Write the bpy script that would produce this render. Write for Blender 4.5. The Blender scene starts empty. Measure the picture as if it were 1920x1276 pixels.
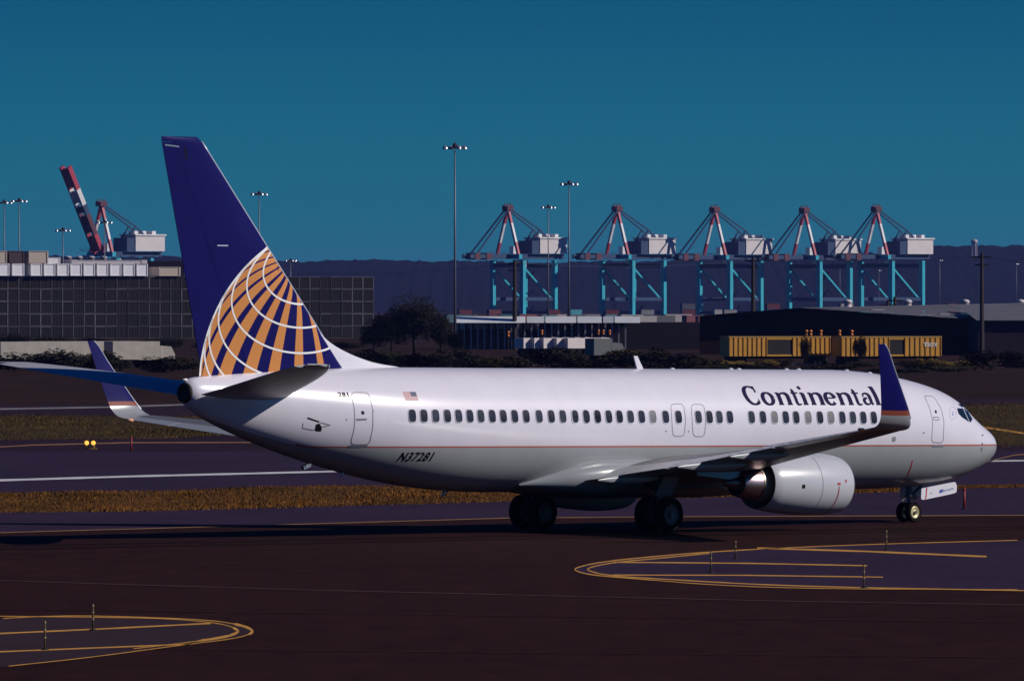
import bpy, bmesh, math, random
from mathutils import Vector, Matrix
from mathutils.bvhtree import BVHTree

random.seed(7)
R = math.radians
scene = bpy.context.scene
col = scene.collection

# ------------------------------------------------------------------ camera
F = 17220.0          # focal length in photo pixels (photo 1920 wide)
H = 7.38             # camera height
YH = 570.0           # horizon row in the photo
cam_d = bpy.data.cameras.new('camera')
cam_d.sensor_width = 36.0
cam_d.lens = F / 1920.0 * 36.0
cam_d.clip_start = 1.0
cam_d.clip_end = 60000.0
cam = bpy.data.objects.new('camera', cam_d)
col.objects.link(cam)
cam.location = (0, 0, H)
cam.rotation_euler = (R(90) - math.atan((638 - YH) / F), 0, 0)
scene.camera = cam

# ------------------------------------------------------------------ light
SUN_AZ = R(-8.0)      # direction TO the sun, from +X towards +Y
SUN_EL = R(32.0)
world = bpy.data.worlds.new('World')
scene.world = world
world.use_nodes = True
wn, wl = world.node_tree.nodes, world.node_tree.links
bg = wn['Background']
sky = wn.new('ShaderNodeTexSky')
sky.sky_type = 'NISHITA'
sky.sun_disc = False
sky.sun_elevation = SUN_EL
sky.sun_rotation = R(90) - SUN_AZ
sky.altitude = 0
sky.air_density = 1.0
sky.dust_density = 0.6
sky.ozone_density = 3.0
tint = wn.new('ShaderNodeMix'); tint.data_type = 'RGBA'; tint.blend_type = 'MULTIPLY'
tint.inputs['Factor'].default_value = 1.0
wtc = wn.new('ShaderNodeTexCoord'); wsp = wn.new('ShaderNodeSeparateXYZ'); ramp = wn.new('ShaderNodeValToRGB')
wl.new(wtc.outputs['Generated'], wsp.inputs[0]); wl.new(wsp.outputs['Z'], ramp.inputs['Fac'])
# deep slide-film blue: paler towards the horizon, deepening steadily upwards
SKYRAMP = ((0.0, (0.036, 0.43, 0.82)), (0.034, (0.009, 0.185, 0.47)), (0.3, (0.009, 0.11, 0.36)), (1.0, (0.008, 0.08, 0.30)))
for i_, (pos_, c_) in enumerate(SKYRAMP):
    e_ = ramp.color_ramp.elements[i_] if i_ < 2 else ramp.color_ramp.elements.new(pos_)
    e_.position = pos_; e_.color = (*c_, 1)
wl.new(ramp.outputs['Color'], tint.inputs['B'])
wl.new(sky.outputs['Color'], tint.inputs['A'])
wl.new(tint.outputs['Result'], bg.inputs['Color'])
bg.inputs['Strength'].default_value = 0.10

sun_d = bpy.data.lights.new('sun', 'SUN')
sun_d.energy = 3.5
sun_d.angle = R(0.5)
sun_d.color = (1.0, 0.93, 0.86)
sun = bpy.data.objects.new('sun', sun_d)
col.objects.link(sun)
sdir = Vector((math.cos(SUN_EL) * math.cos(SUN_AZ), math.cos(SUN_EL) * math.sin(SUN_AZ), math.sin(SUN_EL)))
sun.rotation_euler = sdir.to_track_quat('Z', 'Y').to_euler()
sun.location = (200, 200, 200)
vs = scene.view_settings
vs.view_transform = 'Standard'; vs.look = 'None'; vs.exposure = 0.0; vs.gamma = 1.0
vs.use_curve_mapping = False
scene.cycles.max_bounces = 6

# ------------------------------------------------------------------ helpers
def G(px, py):                       # photo pixel -> point on the ground
    Y = F * H / (py - YH)
    return Vector(((px - 960) / F * Y, Y, 0))
def A(px, py, Y):                    # photo pixel -> point at distance Y
    return Vector(((px - 960) / F * Y, Y, H - (py - YH) / F * Y))
def X_(px, Y): return (px - 960) / F * Y
def Z_(py, Y): return H - (py - YH) / F * Y

MATS = {}
def mat(name, c, rough=.5, metal=0, spec=.5, var=0.0, vscale=3.0, bump=0.0, coat=0.0, emit=None, stretch=None):
    if name in MATS: return MATS[name]
    m = bpy.data.materials.new(name); m.use_nodes = True
    nt = m.node_tree; b = nt.nodes['Principled BSDF']
    b.inputs['Base Color'].default_value = (*c, 1)
    b.inputs['Roughness'].default_value = rough
    b.inputs['Metallic'].default_value = metal
    b.inputs['Specular IOR Level'].default_value = spec
    if coat: b.inputs['Coat Weight'].default_value = coat; b.inputs['Coat Roughness'].default_value = .08
    if emit:
        b.inputs['Emission Color'].default_value = (*emit[0], 1); b.inputs['Emission Strength'].default_value = emit[1]
    if var or bump:
        tc = nt.nodes.new('ShaderNodeTexCoord')
        mp = nt.nodes.new('ShaderNodeMapping')
        if stretch: mp.inputs['Scale'].default_value = stretch
        n = nt.nodes.new('ShaderNodeTexNoise'); n.inputs['Scale'].default_value = vscale
        n.inputs['Detail'].default_value = 8; n.inputs['Roughness'].default_value = .65
        nt.links.new(tc.outputs['Object'], mp.inputs['Vector']); nt.links.new(mp.outputs['Vector'], n.inputs['Vector'])
        if var:
            mr = nt.nodes.new('ShaderNodeMapRange')
            mr.inputs['From Min'].default_value = .25; mr.inputs['From Max'].default_value = .75
            mr.inputs['To Min'].default_value = 1 - var; mr.inputs['To Max'].default_value = 1 + var
            nt.links.new(n.outputs['Fac'], mr.inputs['Value'])
            hsv = nt.nodes.new('ShaderNodeHueSaturation'); hsv.inputs['Color'].default_value = (*c, 1)
            nt.links.new(mr.outputs['Result'], hsv.inputs['Value'])
            nt.links.new(hsv.outputs['Color'], b.inputs['Base Color'])
        if bump:
            bp = nt.nodes.new('ShaderNodeBump'); bp.inputs['Strength'].default_value = bump
            nt.links.new(n.outputs['Fac'], bp.inputs['Height']); nt.links.new(bp.outputs['Normal'], b.inputs['Normal'])
    MATS[name] = m
    return m

def tag(o, label=None, cat=None, group=None, kind=None):
    if label: o['label'] = label
    if cat: o['category'] = cat
    if group: o['group'] = group
    if kind: o['kind'] = kind
    return o
def mesh_of(name, verts, faces, m=None, smooth=False, sharp=None):
    me = bpy.data.meshes.new(name)
    me.from_pydata([tuple(v) for v in verts], [], faces)
    me.update()
    if m is not None:
        for mm in (m if isinstance(m, (list, tuple)) else [m]): me.materials.append(mm)
    if smooth:
        me.polygons.foreach_set('use_smooth', [True] * len(me.polygons))
        if sharp: me.set_sharp_from_angle(angle=R(sharp))
    return me
def link(name, me, parent=None, loc=None, rz=0):
    o = bpy.data.objects.new(name, me); col.objects.link(o)
    if parent: o.parent = parent
    if loc is not None: o.location = loc
    if rz: o.rotation_euler = (0, 0, rz)
    return o
def part(name, verts, faces, m, parent=None, smooth=False, sharp=None):
    return link(name, mesh_of(name, verts, faces, m, smooth, sharp), parent)
def empty(name, loc, rz=0):
    o = bpy.data.objects.new(name, None); col.objects.link(o)
    o.location = loc; o.rotation_euler = (0, 0, rz); o.empty_display_size = .3
    return o
def copy_tree(o, parent=None):
    c = o.copy(); col.objects.link(c); c.parent = parent
    for ch in o.children: copy_tree(ch, c)
    return c

class MB:                            # collects shapes into one mesh
    def __init__(s): s.v = []; s.f = []; s.mi = []
    def add(s, vs_, fs_, mi=0):
        o = len(s.v); s.v += [Vector(v) for v in vs_]; s.f += [tuple(i + o for i in f) for f in fs_]; s.mi += [mi] * len(fs_)
        return s
    def box(s, x0, x1, y0, y1, z0, z1, mi=0):
        v = [(x, y, z) for z in (z0, z1) for y in (y0, y1) for x in (x0, x1)]
        return s.add(v, [(0, 2, 3, 1), (4, 5, 7, 6), (0, 1, 5, 4), (2, 6, 7, 3), (0, 4, 6, 2), (1, 3, 7, 5)], mi)
    def bar(s, p, q, w, d=None, mi=0, up=(0, 0, 1)):
        p, q = Vector(p), Vector(q); d = d or w
        t = (q - p).normalized(); u = Vector(up)
        if abs(t.dot(u)) > .97: u = Vector((0, 1, 0))
        a = t.cross(u).normalized(); b = a.cross(t)
        v = []
        for e in (p, q):
            for (i, j) in ((-1, -1), (1, -1), (1, 1), (-1, 1)): v.append(e + a * i * w / 2 + b * j * d / 2)
        return s.add(v, [(0, 3, 2, 1), (4, 5, 6, 7), (0, 1, 5, 4), (1, 2, 6, 5), (2, 3, 7, 6), (3, 0, 4, 7)], mi)
    def tube(s, pts, radii, n=8, cap=True, mi=0):
        pts = [Vector(p) for p in pts]
        if not isinstance(radii, (list, tuple)): radii = [radii] * len(pts)
        o = len(s.v)
        for i, p in enumerate(pts):
            t = (pts[min(i + 1, len(pts) - 1)] - pts[max(i - 1, 0)]).normalized()
            u = Vector((0, 0, 1)) if abs(t.z) < .95 else Vector((0, 1, 0))
            a = t.cross(u).normalized(); b = a.cross(t)
            for k in range(n):
                an = 2 * math.pi * k / n
                s.v.append(p + (a * math.cos(an) + b * math.sin(an)) * radii[i])
        for i in range(len(pts) - 1):
            for k in range(n):
                s.f.append((o + i * n + k, o + i * n + (k + 1) % n, o + (i + 1) * n + (k + 1) % n, o + (i + 1) * n + k)); s.mi.append(mi)
        if cap:
            s.f.append(tuple(o + k for k in range(n))[::-1]); s.mi.append(mi)
            e = o + (len(pts) - 1) * n
            s.f.append(tuple(e + k for k in range(n))); s.mi.append(mi)
        return s
    def rev(s, prof, axis_o, ax, n=24, mi=0, squash=None):   # revolve (a, r) profile round axis
        ax = Vector(ax).normalized(); o_ = Vector(axis_o)
        u = Vector((0, 0, 1)) if abs(ax.z) < .9 else Vector((1, 0, 0))
        a = ax.cross(u).normalized(); b = a.cross(ax)
        o = len(s.v)
        for (t, r) in prof:
            for k in range(n):
                an = 2 * math.pi * k / n
                ca, sa = math.cos(an), math.sin(an)
                if squash and sa < 0: sa *= squash
                s.v.append(o_ + ax * t + (a * ca + b * sa) * r)
        for i in range(len(prof) - 1):
            for k in range(n):
                s.f.append((o + i * n + k, o + i * n + (k + 1) % n, o + (i + 1) * n + (k + 1) % n, o + (i + 1) * n + k)); s.mi.append(mi)
        return s
    def build(s, name, m, parent=None, smooth=False, sharp=None):
        me = mesh_of(name, s.v, s.f, m, smooth, sharp)
        if isinstance(m, (list, tuple)): me.polygons.foreach_set('material_index', s.mi)
        bm = bmesh.new(); bm.from_mesh(me); bmesh.ops.recalc_face_normals(bm, faces=bm.faces); bm.to_mesh(me); bm.free()
        return link(name, me, parent)
    def mesh(s, name, m, smooth=False, sharp=None):
        me = mesh_of(name, s.v, s.f, m, smooth, sharp)
        if isinstance(m, (list, tuple)): me.polygons.foreach_set('material_index', s.mi)
        return me

def interp(tab, x):                  # monotone-ish cubic through a table of (x, a, b, ...)
    n = len(tab)
    if x <= tab[0][0]: return list(tab[0][1:])
    if x >= tab[-1][0]: return list(tab[-1][1:])
    i = 0
    while tab[i + 1][0] < x: i += 1
    x0, x1 = tab[i][0], tab[i + 1][0]; h = x1 - x0; t = (x - x0) / h
    out = []
    for k in range(1, len(tab[0])):
        d = (tab[i + 1][k] - tab[i][k]) / h
        dm = (tab[i][k] - tab[i - 1][k]) / (x0 - tab[i - 1][0]) if i > 0 else d
        dp = (tab[i + 2][k] - tab[i + 1][k]) / (tab[i + 2][0] - x1) if i + 2 < n else d
        m0 = 0 if dm * d <= 0 else 2 * dm * d / (dm + d)
        m1 = 0 if dp * d <= 0 else 2 * dp * d / (dp + d)
        if i == 0: m0 = d
        if i + 2 >= n: m1 = d
        a, b = tab[i][k], tab[i + 1][k]
        out.append((2 * t**3 - 3 * t**2 + 1) * a + (t**3 - 2 * t**2 + t) * h * m0 + (-2 * t**3 + 3 * t**2) * b + (t**3 - t**2) * h * m1)
    return out

# ------------------------------------------------------------------ ground
def sheet(name, pts, m, z, kind='structure', label=None, cat=None):
    v = [Vector((p.x, p.y, z)) for p in pts]
    o = part(name, v, [tuple(range(len(v)))], m)
    if o.data.polygons[0].normal.z < 0: o.data.flip_normals()
    tag(o, label, cat, kind=kind)
    return o
def band(name, lo, hi, m, z, kind='structure'):       # between two photo polylines (near, far)
    def lerp(L, x):
        for (a, b) in zip(L[:-1], L[1:]):
            if a[0] <= x <= b[0]: return a[1] + (b[1] - a[1]) * (x - a[0]) / (b[0] - a[0])
        return L[-1][1] if x > L[-1][0] else L[0][1]
    xs = [-900 + i * 60 for i in range(64)]
    v = []; f = []
    for x in xs:
        for L in (lo, hi):
            p = G(x, lerp(L, x)); v.append((p.x, p.y, z))
    for i in range(len(xs) - 1): f.append((2 * i, 2 * i + 2, 2 * i + 3, 2 * i + 1))
    o = part(name, v, f, m); tag(o, kind=kind); return o

def ground_mat(name, c1, c2, scale, stretch=(1, 1, 1), rough=.9, fine=None, spec=.3, bump=.0):
    m = bpy.data.materials.new(name); m.use_nodes = True
    nt = m.node_tree; b = nt.nodes['Principled BSDF']; L = nt.links.new
    tc = nt.nodes.new('ShaderNodeTexCoord'); mp = nt.nodes.new('ShaderNodeMapping'); mp.inputs['Scale'].default_value = stretch
    L(tc.outputs['Object'], mp.inputs['Vector'])
    n1 = nt.nodes.new('ShaderNodeTexNoise'); n1.inputs['Scale'].default_value = scale; n1.inputs['Detail'].default_value = 10; n1.inputs['Roughness'].default_value = .7
    n2 = nt.nodes.new('ShaderNodeTexNoise'); n2.inputs['Scale'].default_value = fine or scale * 14; n2.inputs['Detail'].default_value = 4
    L(mp.outputs['Vector'], n1.inputs['Vector']); L(mp.outputs['Vector'], n2.inputs['Vector'])
    ad = nt.nodes.new('ShaderNodeMath'); ad.operation = 'ADD'; L(n1.outputs['Fac'], ad.inputs[0]); L(n2.outputs['Fac'], ad.inputs[1])
    mr = nt.nodes.new('ShaderNodeMapRange'); mr.inputs['From Min'].default_value = .72; mr.inputs['From Max'].default_value = 1.28
    L(ad.outputs['Value'], mr.inputs['Value'])
    mx = nt.nodes.new('ShaderNodeMix'); mx.data_type = 'RGBA'
    mx.inputs['A'].default_value = (*c1, 1); mx.inputs['B'].default_value = (*c2, 1)
    L(mr.outputs['Result'], mx.inputs['Factor']); L(mx.outputs['Result'], b.inputs['Base Color'])
    b.inputs['Roughness'].default_value = rough; b.inputs['Specular IOR Level'].default_value = spec
    if bump:
        bp = nt.nodes.new('ShaderNodeBump'); bp.inputs['Strength'].default_value = bump; L(n2.outputs['Fac'], bp.inputs['Height']); L(bp.outputs['Normal'], b.inputs['Normal'])
    return m
M_asph = ground_mat('asphalt_dark', (.018, .0058, .0042), (.033, .0110, .0080), .05, (1, .22, 1), fine=1.2, spec=.05)
M_shld = ground_mat('asphalt_worn', (.024, .0135, .030), (.044, .0250, .053), .12, (1, .4, 1), fine=3.0, spec=.06)
M_asph2 = ground_mat('asphalt_taxiway', (.019, .009, .014), (.036, .017, .030), .06, (1, .15, 1), fine=1.5, spec=.06)
M_grass = ground_mat('dry_grass', (.035, .022, .009), (.13, .06, .018), .10, (1, .35, 1), fine=1.6, spec=.05)
M_grass2 = ground_mat('mown_grass', (.025, .02, .009), (.08, .05, .018), .08, (1, .35, 1), fine=1.2, spec=.05)
M_soil = ground_mat('weedy_soil', (.018, .009, .006), (.038, .018, .011), .02, (1, .2, 1), fine=.3, spec=.05)
M_yel = ground_mat('yellow_paint', (.42, .20, .035), (.68, .34, .07), 2.0, spec=.2)
M_yel2 = ground_mat('worn_yellow_paint', (.16, .085, .04), (.34, .18, .07), 1.2, spec=.2)
M_wht = ground_mat('white_paint', (.42, .42, .44), (.75, .75, .76), 2.0, spec=.2)
M_wht2 = ground_mat('worn_white_paint', (.14, .12, .13), (.26, .23, .24), 1.2, spec=.2)

def flat(name, x0, x1, y0, y1, m, z, nx=24, ny=24):
    v = [(x0 + (x1 - x0) * i / nx, y0 + (y1 - y0) * j / ny, z) for j in range(ny + 1) for i in range(nx + 1)]
    f = [(j * (nx + 1) + i, j * (nx + 1) + i + 1, (j + 1) * (nx + 1) + i + 1, (j + 1) * (nx + 1) + i) for j in range(ny) for i in range(nx)]
    return tag(part(name, v, f, m), kind='structure')
flat('ground', -9000, 9000, -300, 26000, M_soil, -.02)
flat('apron', -120, 120, 60, F * H / (1000 - YH) - 22, M_asph, -.010, 8, 8)
L1 = [(-900, 1024), (0, 998), (500, 984), (960, 970), (1300, 968), (1700, 966), (1920, 965), (2900, 962)]
Lg0 = [(-900, 978), (0, 959), (300, 956), (600, 948), (960, 938.5), (1300, 932), (1690, 921), (1760, 916), (2900, 892)]
Lg1 = [(-900, 950), (0, 926), (300, 921), (600, 911), (960, 913), (1300, 914), (1690, 915), (1760, 914), (2900, 890)]
Lw = [(-900, 860), (0, 845), (2900, 845)]
Lq0 = [(-900, 840), (0, 823), (300, 820), (420, 814), (960, 818), (1850, 833), (2900, 850)]
Lq1 = [(-900, 790), (0, 779), (420, 781), (960, 782), (1850, 758), (2900, 745)]
Lr = [(-900, 770), (0, 758), (960, 752), (2900, 740)]
Lnear = [(-900, 1080), (2900, 1040)]
band('taxiway', Lnear, L1, M_asph, -.006)
band('paved_shoulder', L1, Lg0, M_shld, -.008)
tag(band('grass_verge', Lg0, Lg1, M_grass, -.004), kind='structure')
band('far_taxiway', Lg1, Lw, M_shld, -.008)
band('far_taxiway_centre', Lw, Lq0, M_asph2, -.006)
tag(band('grass_infield', Lq0, Lq1, M_grass2, -.004), kind='structure')
band('runway', Lq1, Lr, M_asph2, -.008)

def strip(name, pts, th, m, z=.004, label=None, parent=None):   # painted line following a photo polyline
    dense = []
    for (a, b) in zip(pts[:-1], pts[1:]):
        n = max(1, int(math.hypot(b[0] - a[0], b[1] - a[1]) / 25))
        for i in range(n): dense.append((a[0] + (b[0] - a[0]) * i / n, a[1] + (b[1] - a[1]) * i / n))
    dense.append(pts[-1])
    v = []; f = []
    for i, p in enumerate(dense):
        a = dense[max(0, i - 1)]; b = dense[min(len(dense) - 1, i + 1)]
        tx, ty = b[0] - a[0], b[1] - a[1]; l = math.hypot(tx, ty); nx, ny = -ty / l, tx / l
        t = th(i / max(1, len(dense) - 1)) if callable(th) else th
        t *= 1 + .16 * math.sin(i * 1.7) * math.sin(i * .53)
        for s in (-.5, .5):
            g = G(p[0] + nx * s * t * 1.0, p[1] + ny * s * t); v.append((g.x, g.y, z))
    for i in range(len(dense) - 1): f.append((2 * i, 2 * i + 1, 2 * i + 3, 2 * i + 2))
    o = part(name, v, f, m)
    if o.data.polygons[0].normal.z < 0: o.data.flip_normals()
    return tag(o, kind='structure')
def smooth_pl(pts, it=3):
    for _ in range(it):
        q = [pts[0]]
        for a, b in zip(pts[:-1], pts[1:]):
            q += [(a[0] * .75 + b[0] * .25, a[1] * .75 + b[1] * .25), (a[0] * .25 + b[0] * .75, a[1] * .25 + b[1] * .75)]
        pts = q + [pts[-1]]
    return pts
# islands of worn pavement outlined by double yellow lines
M_seam = ground_mat('joint_sealant', (.034, .014, .013), (.052, .023, .022), 1.0, spec=.05)
M_rub = ground_mat('tyre_rubber_mark', (.010, .0035, .003), (.018, .006, .005), .3, (1, .2, 1), fine=2.0, spec=.05)
rs = random.Random(17)
for (a_, b_) in (((-40, 1037), (1960, 1001)), ((-40, 1140), (1960, 1166)), ((-40, 1212), (1960, 1232)), ((-40, 1060), (900, 1052))):
    strip('pavement_joint', [a_, ((a_[0] + b_[0]) / 2, (a_[1] + b_[1]) / 2 + .6), b_], .9, M_seam, .003)
for (a_, b_) in (((-60, 1024), (2000, 984)), ((-60, 1030), (2000, 989))):
    strip('tyre_mark', [a_, b_], rs.uniform(1.6, 3.0), M_rub, .0015)
isl_r = smooth_pl([(1920, 1012), (1660, 1019), (1480, 1026), (1330, 1034), (1200, 1045), (1120, 1054), (1078, 1064), (1078, 1070), (1110, 1078), (1200, 1085), (1330, 1096), (1480, 1102), (1660, 1104), (1920, 1105)])
sheet('island_pavement', [G(x, y) for x, y in isl_r] + [G(2300, 1105), G(2300, 1008)], M_shld, .0)
isl_l = smooth_pl([(0, 1159), (120, 1153), (260, 1156), (400, 1162), (455, 1172), (473, 1180), (473, 1187), (440, 1197), (330, 1210), (170, 1232), (0, 1250)])
sheet('island_pavement', [G(x, y) for x, y in isl_l] + [G(-300, 1290), G(-300, 1165)], ground_mat('asphalt_island', (.024, .011, .014), (.038, .017, .022), .12, (1, .4, 1), fine=3.0, spec=.15), .0)
strip('painted_line', isl_r[2:-2], lambda t: 2.0 if .2 < t < .7 else 1.4, M_yel, .005)
strip('painted_line', smooth_pl([(1330, 1037), (1230, 1047), (1150, 1054), (1102, 1064), (1102, 1070), (1140, 1079), (1250, 1086), (1480, 1099), (1920, 1107)]), lambda t: 2.0, M_yel, .009)
strip('painted_line', [(1150, 1053.5), (1400, 1055.5), (1626, 1060)], 2.2, M_yel, .005)
strip('painted_line', [(1150, 1077.5), (1400, 1078), (1656, 1081.5)], 2.0, M_yel, .005)
strip('painted_line', [(1420, 1027), (1620, 1033), (1850, 1043)], 3.0, M_yel, .005)
strip('painted_line', isl_l[2:-3], lambda t: 4.5 if .38 < t < .62 else 1.5, M_yel, .005)
strip('painted_line', smooth_pl([(0, 1155), (100, 1156), (300, 1158.5), (385, 1165), (428, 1172), (446, 1181), (446, 1186), (420, 1195), (330, 1207), (250, 1216)]), lambda t: 4.5 if .5 < t < .8 else 1.5, M_yel, .009)
strip('painted_line', [(-20, 1188), (180, 1179), (395, 1168)], 2.6, M_yel, .005)
strip('painted_line', [(-20, 1222), (180, 1214), (360, 1207)], 2.4, M_yel, .005)
strip('painted_line', [(-50, 1086), (160, 1093), (600, 1106), (1100, 1118), (1500, 1127), (1960, 1134)], 1.0, ground_mat('faded_line_paint', (.045, .028, .026), (.115, .075, .068), .3, spec=.1), .005)
strip('painted_line', [(-800, 1021), (0, 998), (500, 984), (960, 970.5), (1300, 968), (1700, 966.5), (2000, 965)], 1.5, M_yel2, .005)
strip('painted_line', [(-800, 925), (0, 900), (250, 892.5), (600, 884), (1000, 874), (1700, 866), (2000, 862)], lambda t: 4.2 - 1.8 * t, M_wht, .005)
strip('painted_line', [(-800, 790), (0, 766.5), (200, 763), (370, 757.5), (800, 752)], 3.0, M_wht2, .005)
strip('painted_line', [(1840, 800), (1880, 806), (1960, 818)], 3.0, M_yel, .005)
strip('painted_line', [(1960, 848), (1900, 853), (1868, 861), (1850, 866)], 2.0, M_yel2, .005)
strip('painted_line', [(-60, 841), (60, 834), (240, 829.5), (520, 829), (800, 832)], 2.0, M_yel2, .005)
strip('painted_line', [(1780, 910), (1850, 910), (2000, 911)], 1.6, M_yel2, .005)

# ------------------------------------------------------------------ airplane
TH, PIT, PX, PD = R(45.4), R(.5), 2.5, 300.0
plane = empty('airliner', (PX, PD, 0))
plane.rotation_euler = (0, PIT, TH)
tag(plane, 'white twin-engine passenger jet with blue tail and gold globe, taxiing right', 'airplane')
PM = Matrix.Translation((PX, PD, 0)) @ Matrix.Rotation(TH, 4, 'Z') @ Matrix.Rotation(PIT, 4, 'Y')
PMI = PM.inverted()
UO = 19.6                                   # model x = u + UO, u = 0 at the nose, forward positive
def ray(px, py):                            # camera ray in model space
    o = PMI @ Vector((0, 0, H)); d = PMI @ A(px, py, 300.0) - o
    return o, d.normalized()
def on_plane_v(px, py, v):                  # pixel -> model point on the plane y = v
    o, d = ray(px, py); return o + d * ((v - o.y) / d.y)

def paint_mat(name, c, rough=.28, var=.05, coat=.25):
    return mat(name, c, rough, 0, .5, var, .9, 0, coat)
WHITE = paint_mat('white_paint_gloss', (.74, .72, .78))
GREY = paint_mat('grey_paint_gloss', (.29, .31, .33))
NAVY = mat('navy_paint_gloss', (.008, .0075, .100), .45, 0, .06, .15, 1.5)
GOLD = mat('gold_paint', (.62, .245, .060), .4, 0, .4, .08, 20)
LINEW = mat('white_line_paint', (.85, .85, .85), .4)
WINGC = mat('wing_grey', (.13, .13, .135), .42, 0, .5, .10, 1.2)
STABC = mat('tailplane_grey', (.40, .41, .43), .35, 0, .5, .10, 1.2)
METAL = mat('bare_metal', (.62, .60, .60), .28, .9, .5, .12, 3)
HOT = mat('hot_metal', (.50, .36, .36), .33, 1.0, .5, .15, 5)
DARK = mat('dark_void', (.008, .007, .008), .8)  # near-black for dark parts and for shade painted into doorways
RUB = mat('tyre_rubber', (.007, .006, .006), .85, 0, .15, .2, 6)
STRUT = mat('gear_paint', (.14, .14, .145), .4, .1)
HUBY = mat('hub_paint', (.62, .55, .30), .4, .2)
HUBW = mat('hub_light_paint', (.17, .155, .135), .4, .1)
GLASS = mat('cabin_glass', (.030, .028, .034), .22, 0, .35, .3, 2)
SHADE = mat('window_shade', (.17, .165, .17), .4, 0, .4, .3, 5)
GLASSES = [mat('cabin_glass_a', (.030, .032, .045), .2, 0, .4, .5, 6), mat('cabin_glass_b', (.022, .020, .026), .25, 0, .4, .5, 6), mat('cabin_glass_c', (.045, .050, .065), .2, 0, .4, .5, 6)]
SHADE2 = mat('half_shade', (.14, .14, .16), .5)
WSG = mat('windshield_glass', (.010, .022, .030), .06, 0, .7)
SEAM = mat('panel_seam', (.20, .20, .24), .5)
RIM = mat('window_rim', (.60, .60, .66), .4)
INK = mat('navy_lettering', (.012, .008, .05), .7, 0, .1)
BLK = mat('black_lettering', (.008, .008, .010), .7, 0, .1)
REDM = mat('red_marking', (.45, .03, .04), .5)
BLUEM = mat('blue_marking', (.03, .07, .35), .5)
STRIPE = mat('gold_stripe_shaded', (.24, .06, .035), .5, 0, .2)  # winglet band gold, darkened so the colour carries its shade

# fuselage paint: white above a gold cheat line, grey belly below
def fus_mat():
    m = bpy.data.materials.new('fuselage_paint'); m.use_nodes = True
    nt = m.node_tree; b = nt.nodes['Principled BSDF']; L = nt.links.new
    def math_(op, a, b_=None, clamp=False):
        n = nt.nodes.new('ShaderNodeMath'); n.operation = op; n.use_clamp = clamp
        for i, x in enumerate((a, b_)):
            if x is None: continue
            if isinstance(x, (int, float)): n.inputs[i].default_value = x
            else: L(x, n.inputs[i])
        return n.outputs[0]
    tc = nt.nodes.new('ShaderNodeTexCoord'); sp = nt.nodes.new('ShaderNodeSeparateXYZ'); L(tc.outputs['Object'], sp.inputs[0])
    x, z = sp.outputs['X'], sp.outputs['Z']
    aft = math_('MAXIMUM', math_('SUBTRACT', -33.0 + UO, x), 0.0)
    line = math_('ADD', math_('MULTIPLY', math_('POWER', aft, 1.3), .15), 2.755)
    d = math_('SUBTRACT', z, line)
    below = math_('LESS_THAN', d, 0.0)
    instripe = math_('MULTIPLY', math_('LESS_THAN', math_('ABSOLUTE', d), .026), math_('LESS_THAN', aft, .6))
    n = nt.nodes.new('ShaderNodeTexNoise'); n.inputs['Scale'].default_value = 1.2; n.inputs['Detail'].default_value = 6
    mp = nt.nodes.new('ShaderNodeMapping'); mp.inputs['Scale'].default_value = (1, 1, .35); L(tc.outputs['Object'], mp.inputs['Vector']); L(mp.outputs['Vector'], n.inputs['Vector'])
    # skin panel seams: faint rings every 2.1 m
    wv = math_('LESS_THAN', math_('ABSOLUTE', math_('SUBTRACT', math_('FRACT', math_('DIVIDE', x, 2.13)), .5)), .0045)
    mr = nt.nodes.new('ShaderNodeMapRange'); mr.inputs['To Min'].default_value = .93; mr.inputs['To Max'].default_value = 1.05
    L(n.outputs['Fac'], mr.inputs['Value'])
    val = math_('SUBTRACT', mr.outputs['Result'], math_('MULTIPLY', wv, .06))
    m1 = nt.nodes.new('ShaderNodeMix'); m1.data_type = 'RGBA'; L(below, m1.inputs['Factor'])
    m1.inputs['A'].default_value = (.75, .72, .80, 1); m1.inputs['B'].default_value = (.36, .385, .40, 1)
    m2 = nt.nodes.new('ShaderNodeMix'); m2.data_type = 'RGBA'; L(instripe, m2.inputs['Factor'])
    L(m1.outputs['Result'], m2.inputs['A']); m2.inputs['B'].default_value = (.44, .13, .10, 1)
    hs = nt.nodes.new('ShaderNodeHueSaturation'); L(m2.outputs['Result'], hs.inputs['Color']); L(val, hs.inputs['Value'])
    L(hs.outputs['Color'], b.inputs['Base Color'])
    b.inputs['Roughness'].default_value = .27; b.inputs['Coat Weight'].default_value = .2; b.inputs['Coat Roughness'].default_value = .1
    return m
FUSM = fus_mat()

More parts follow.
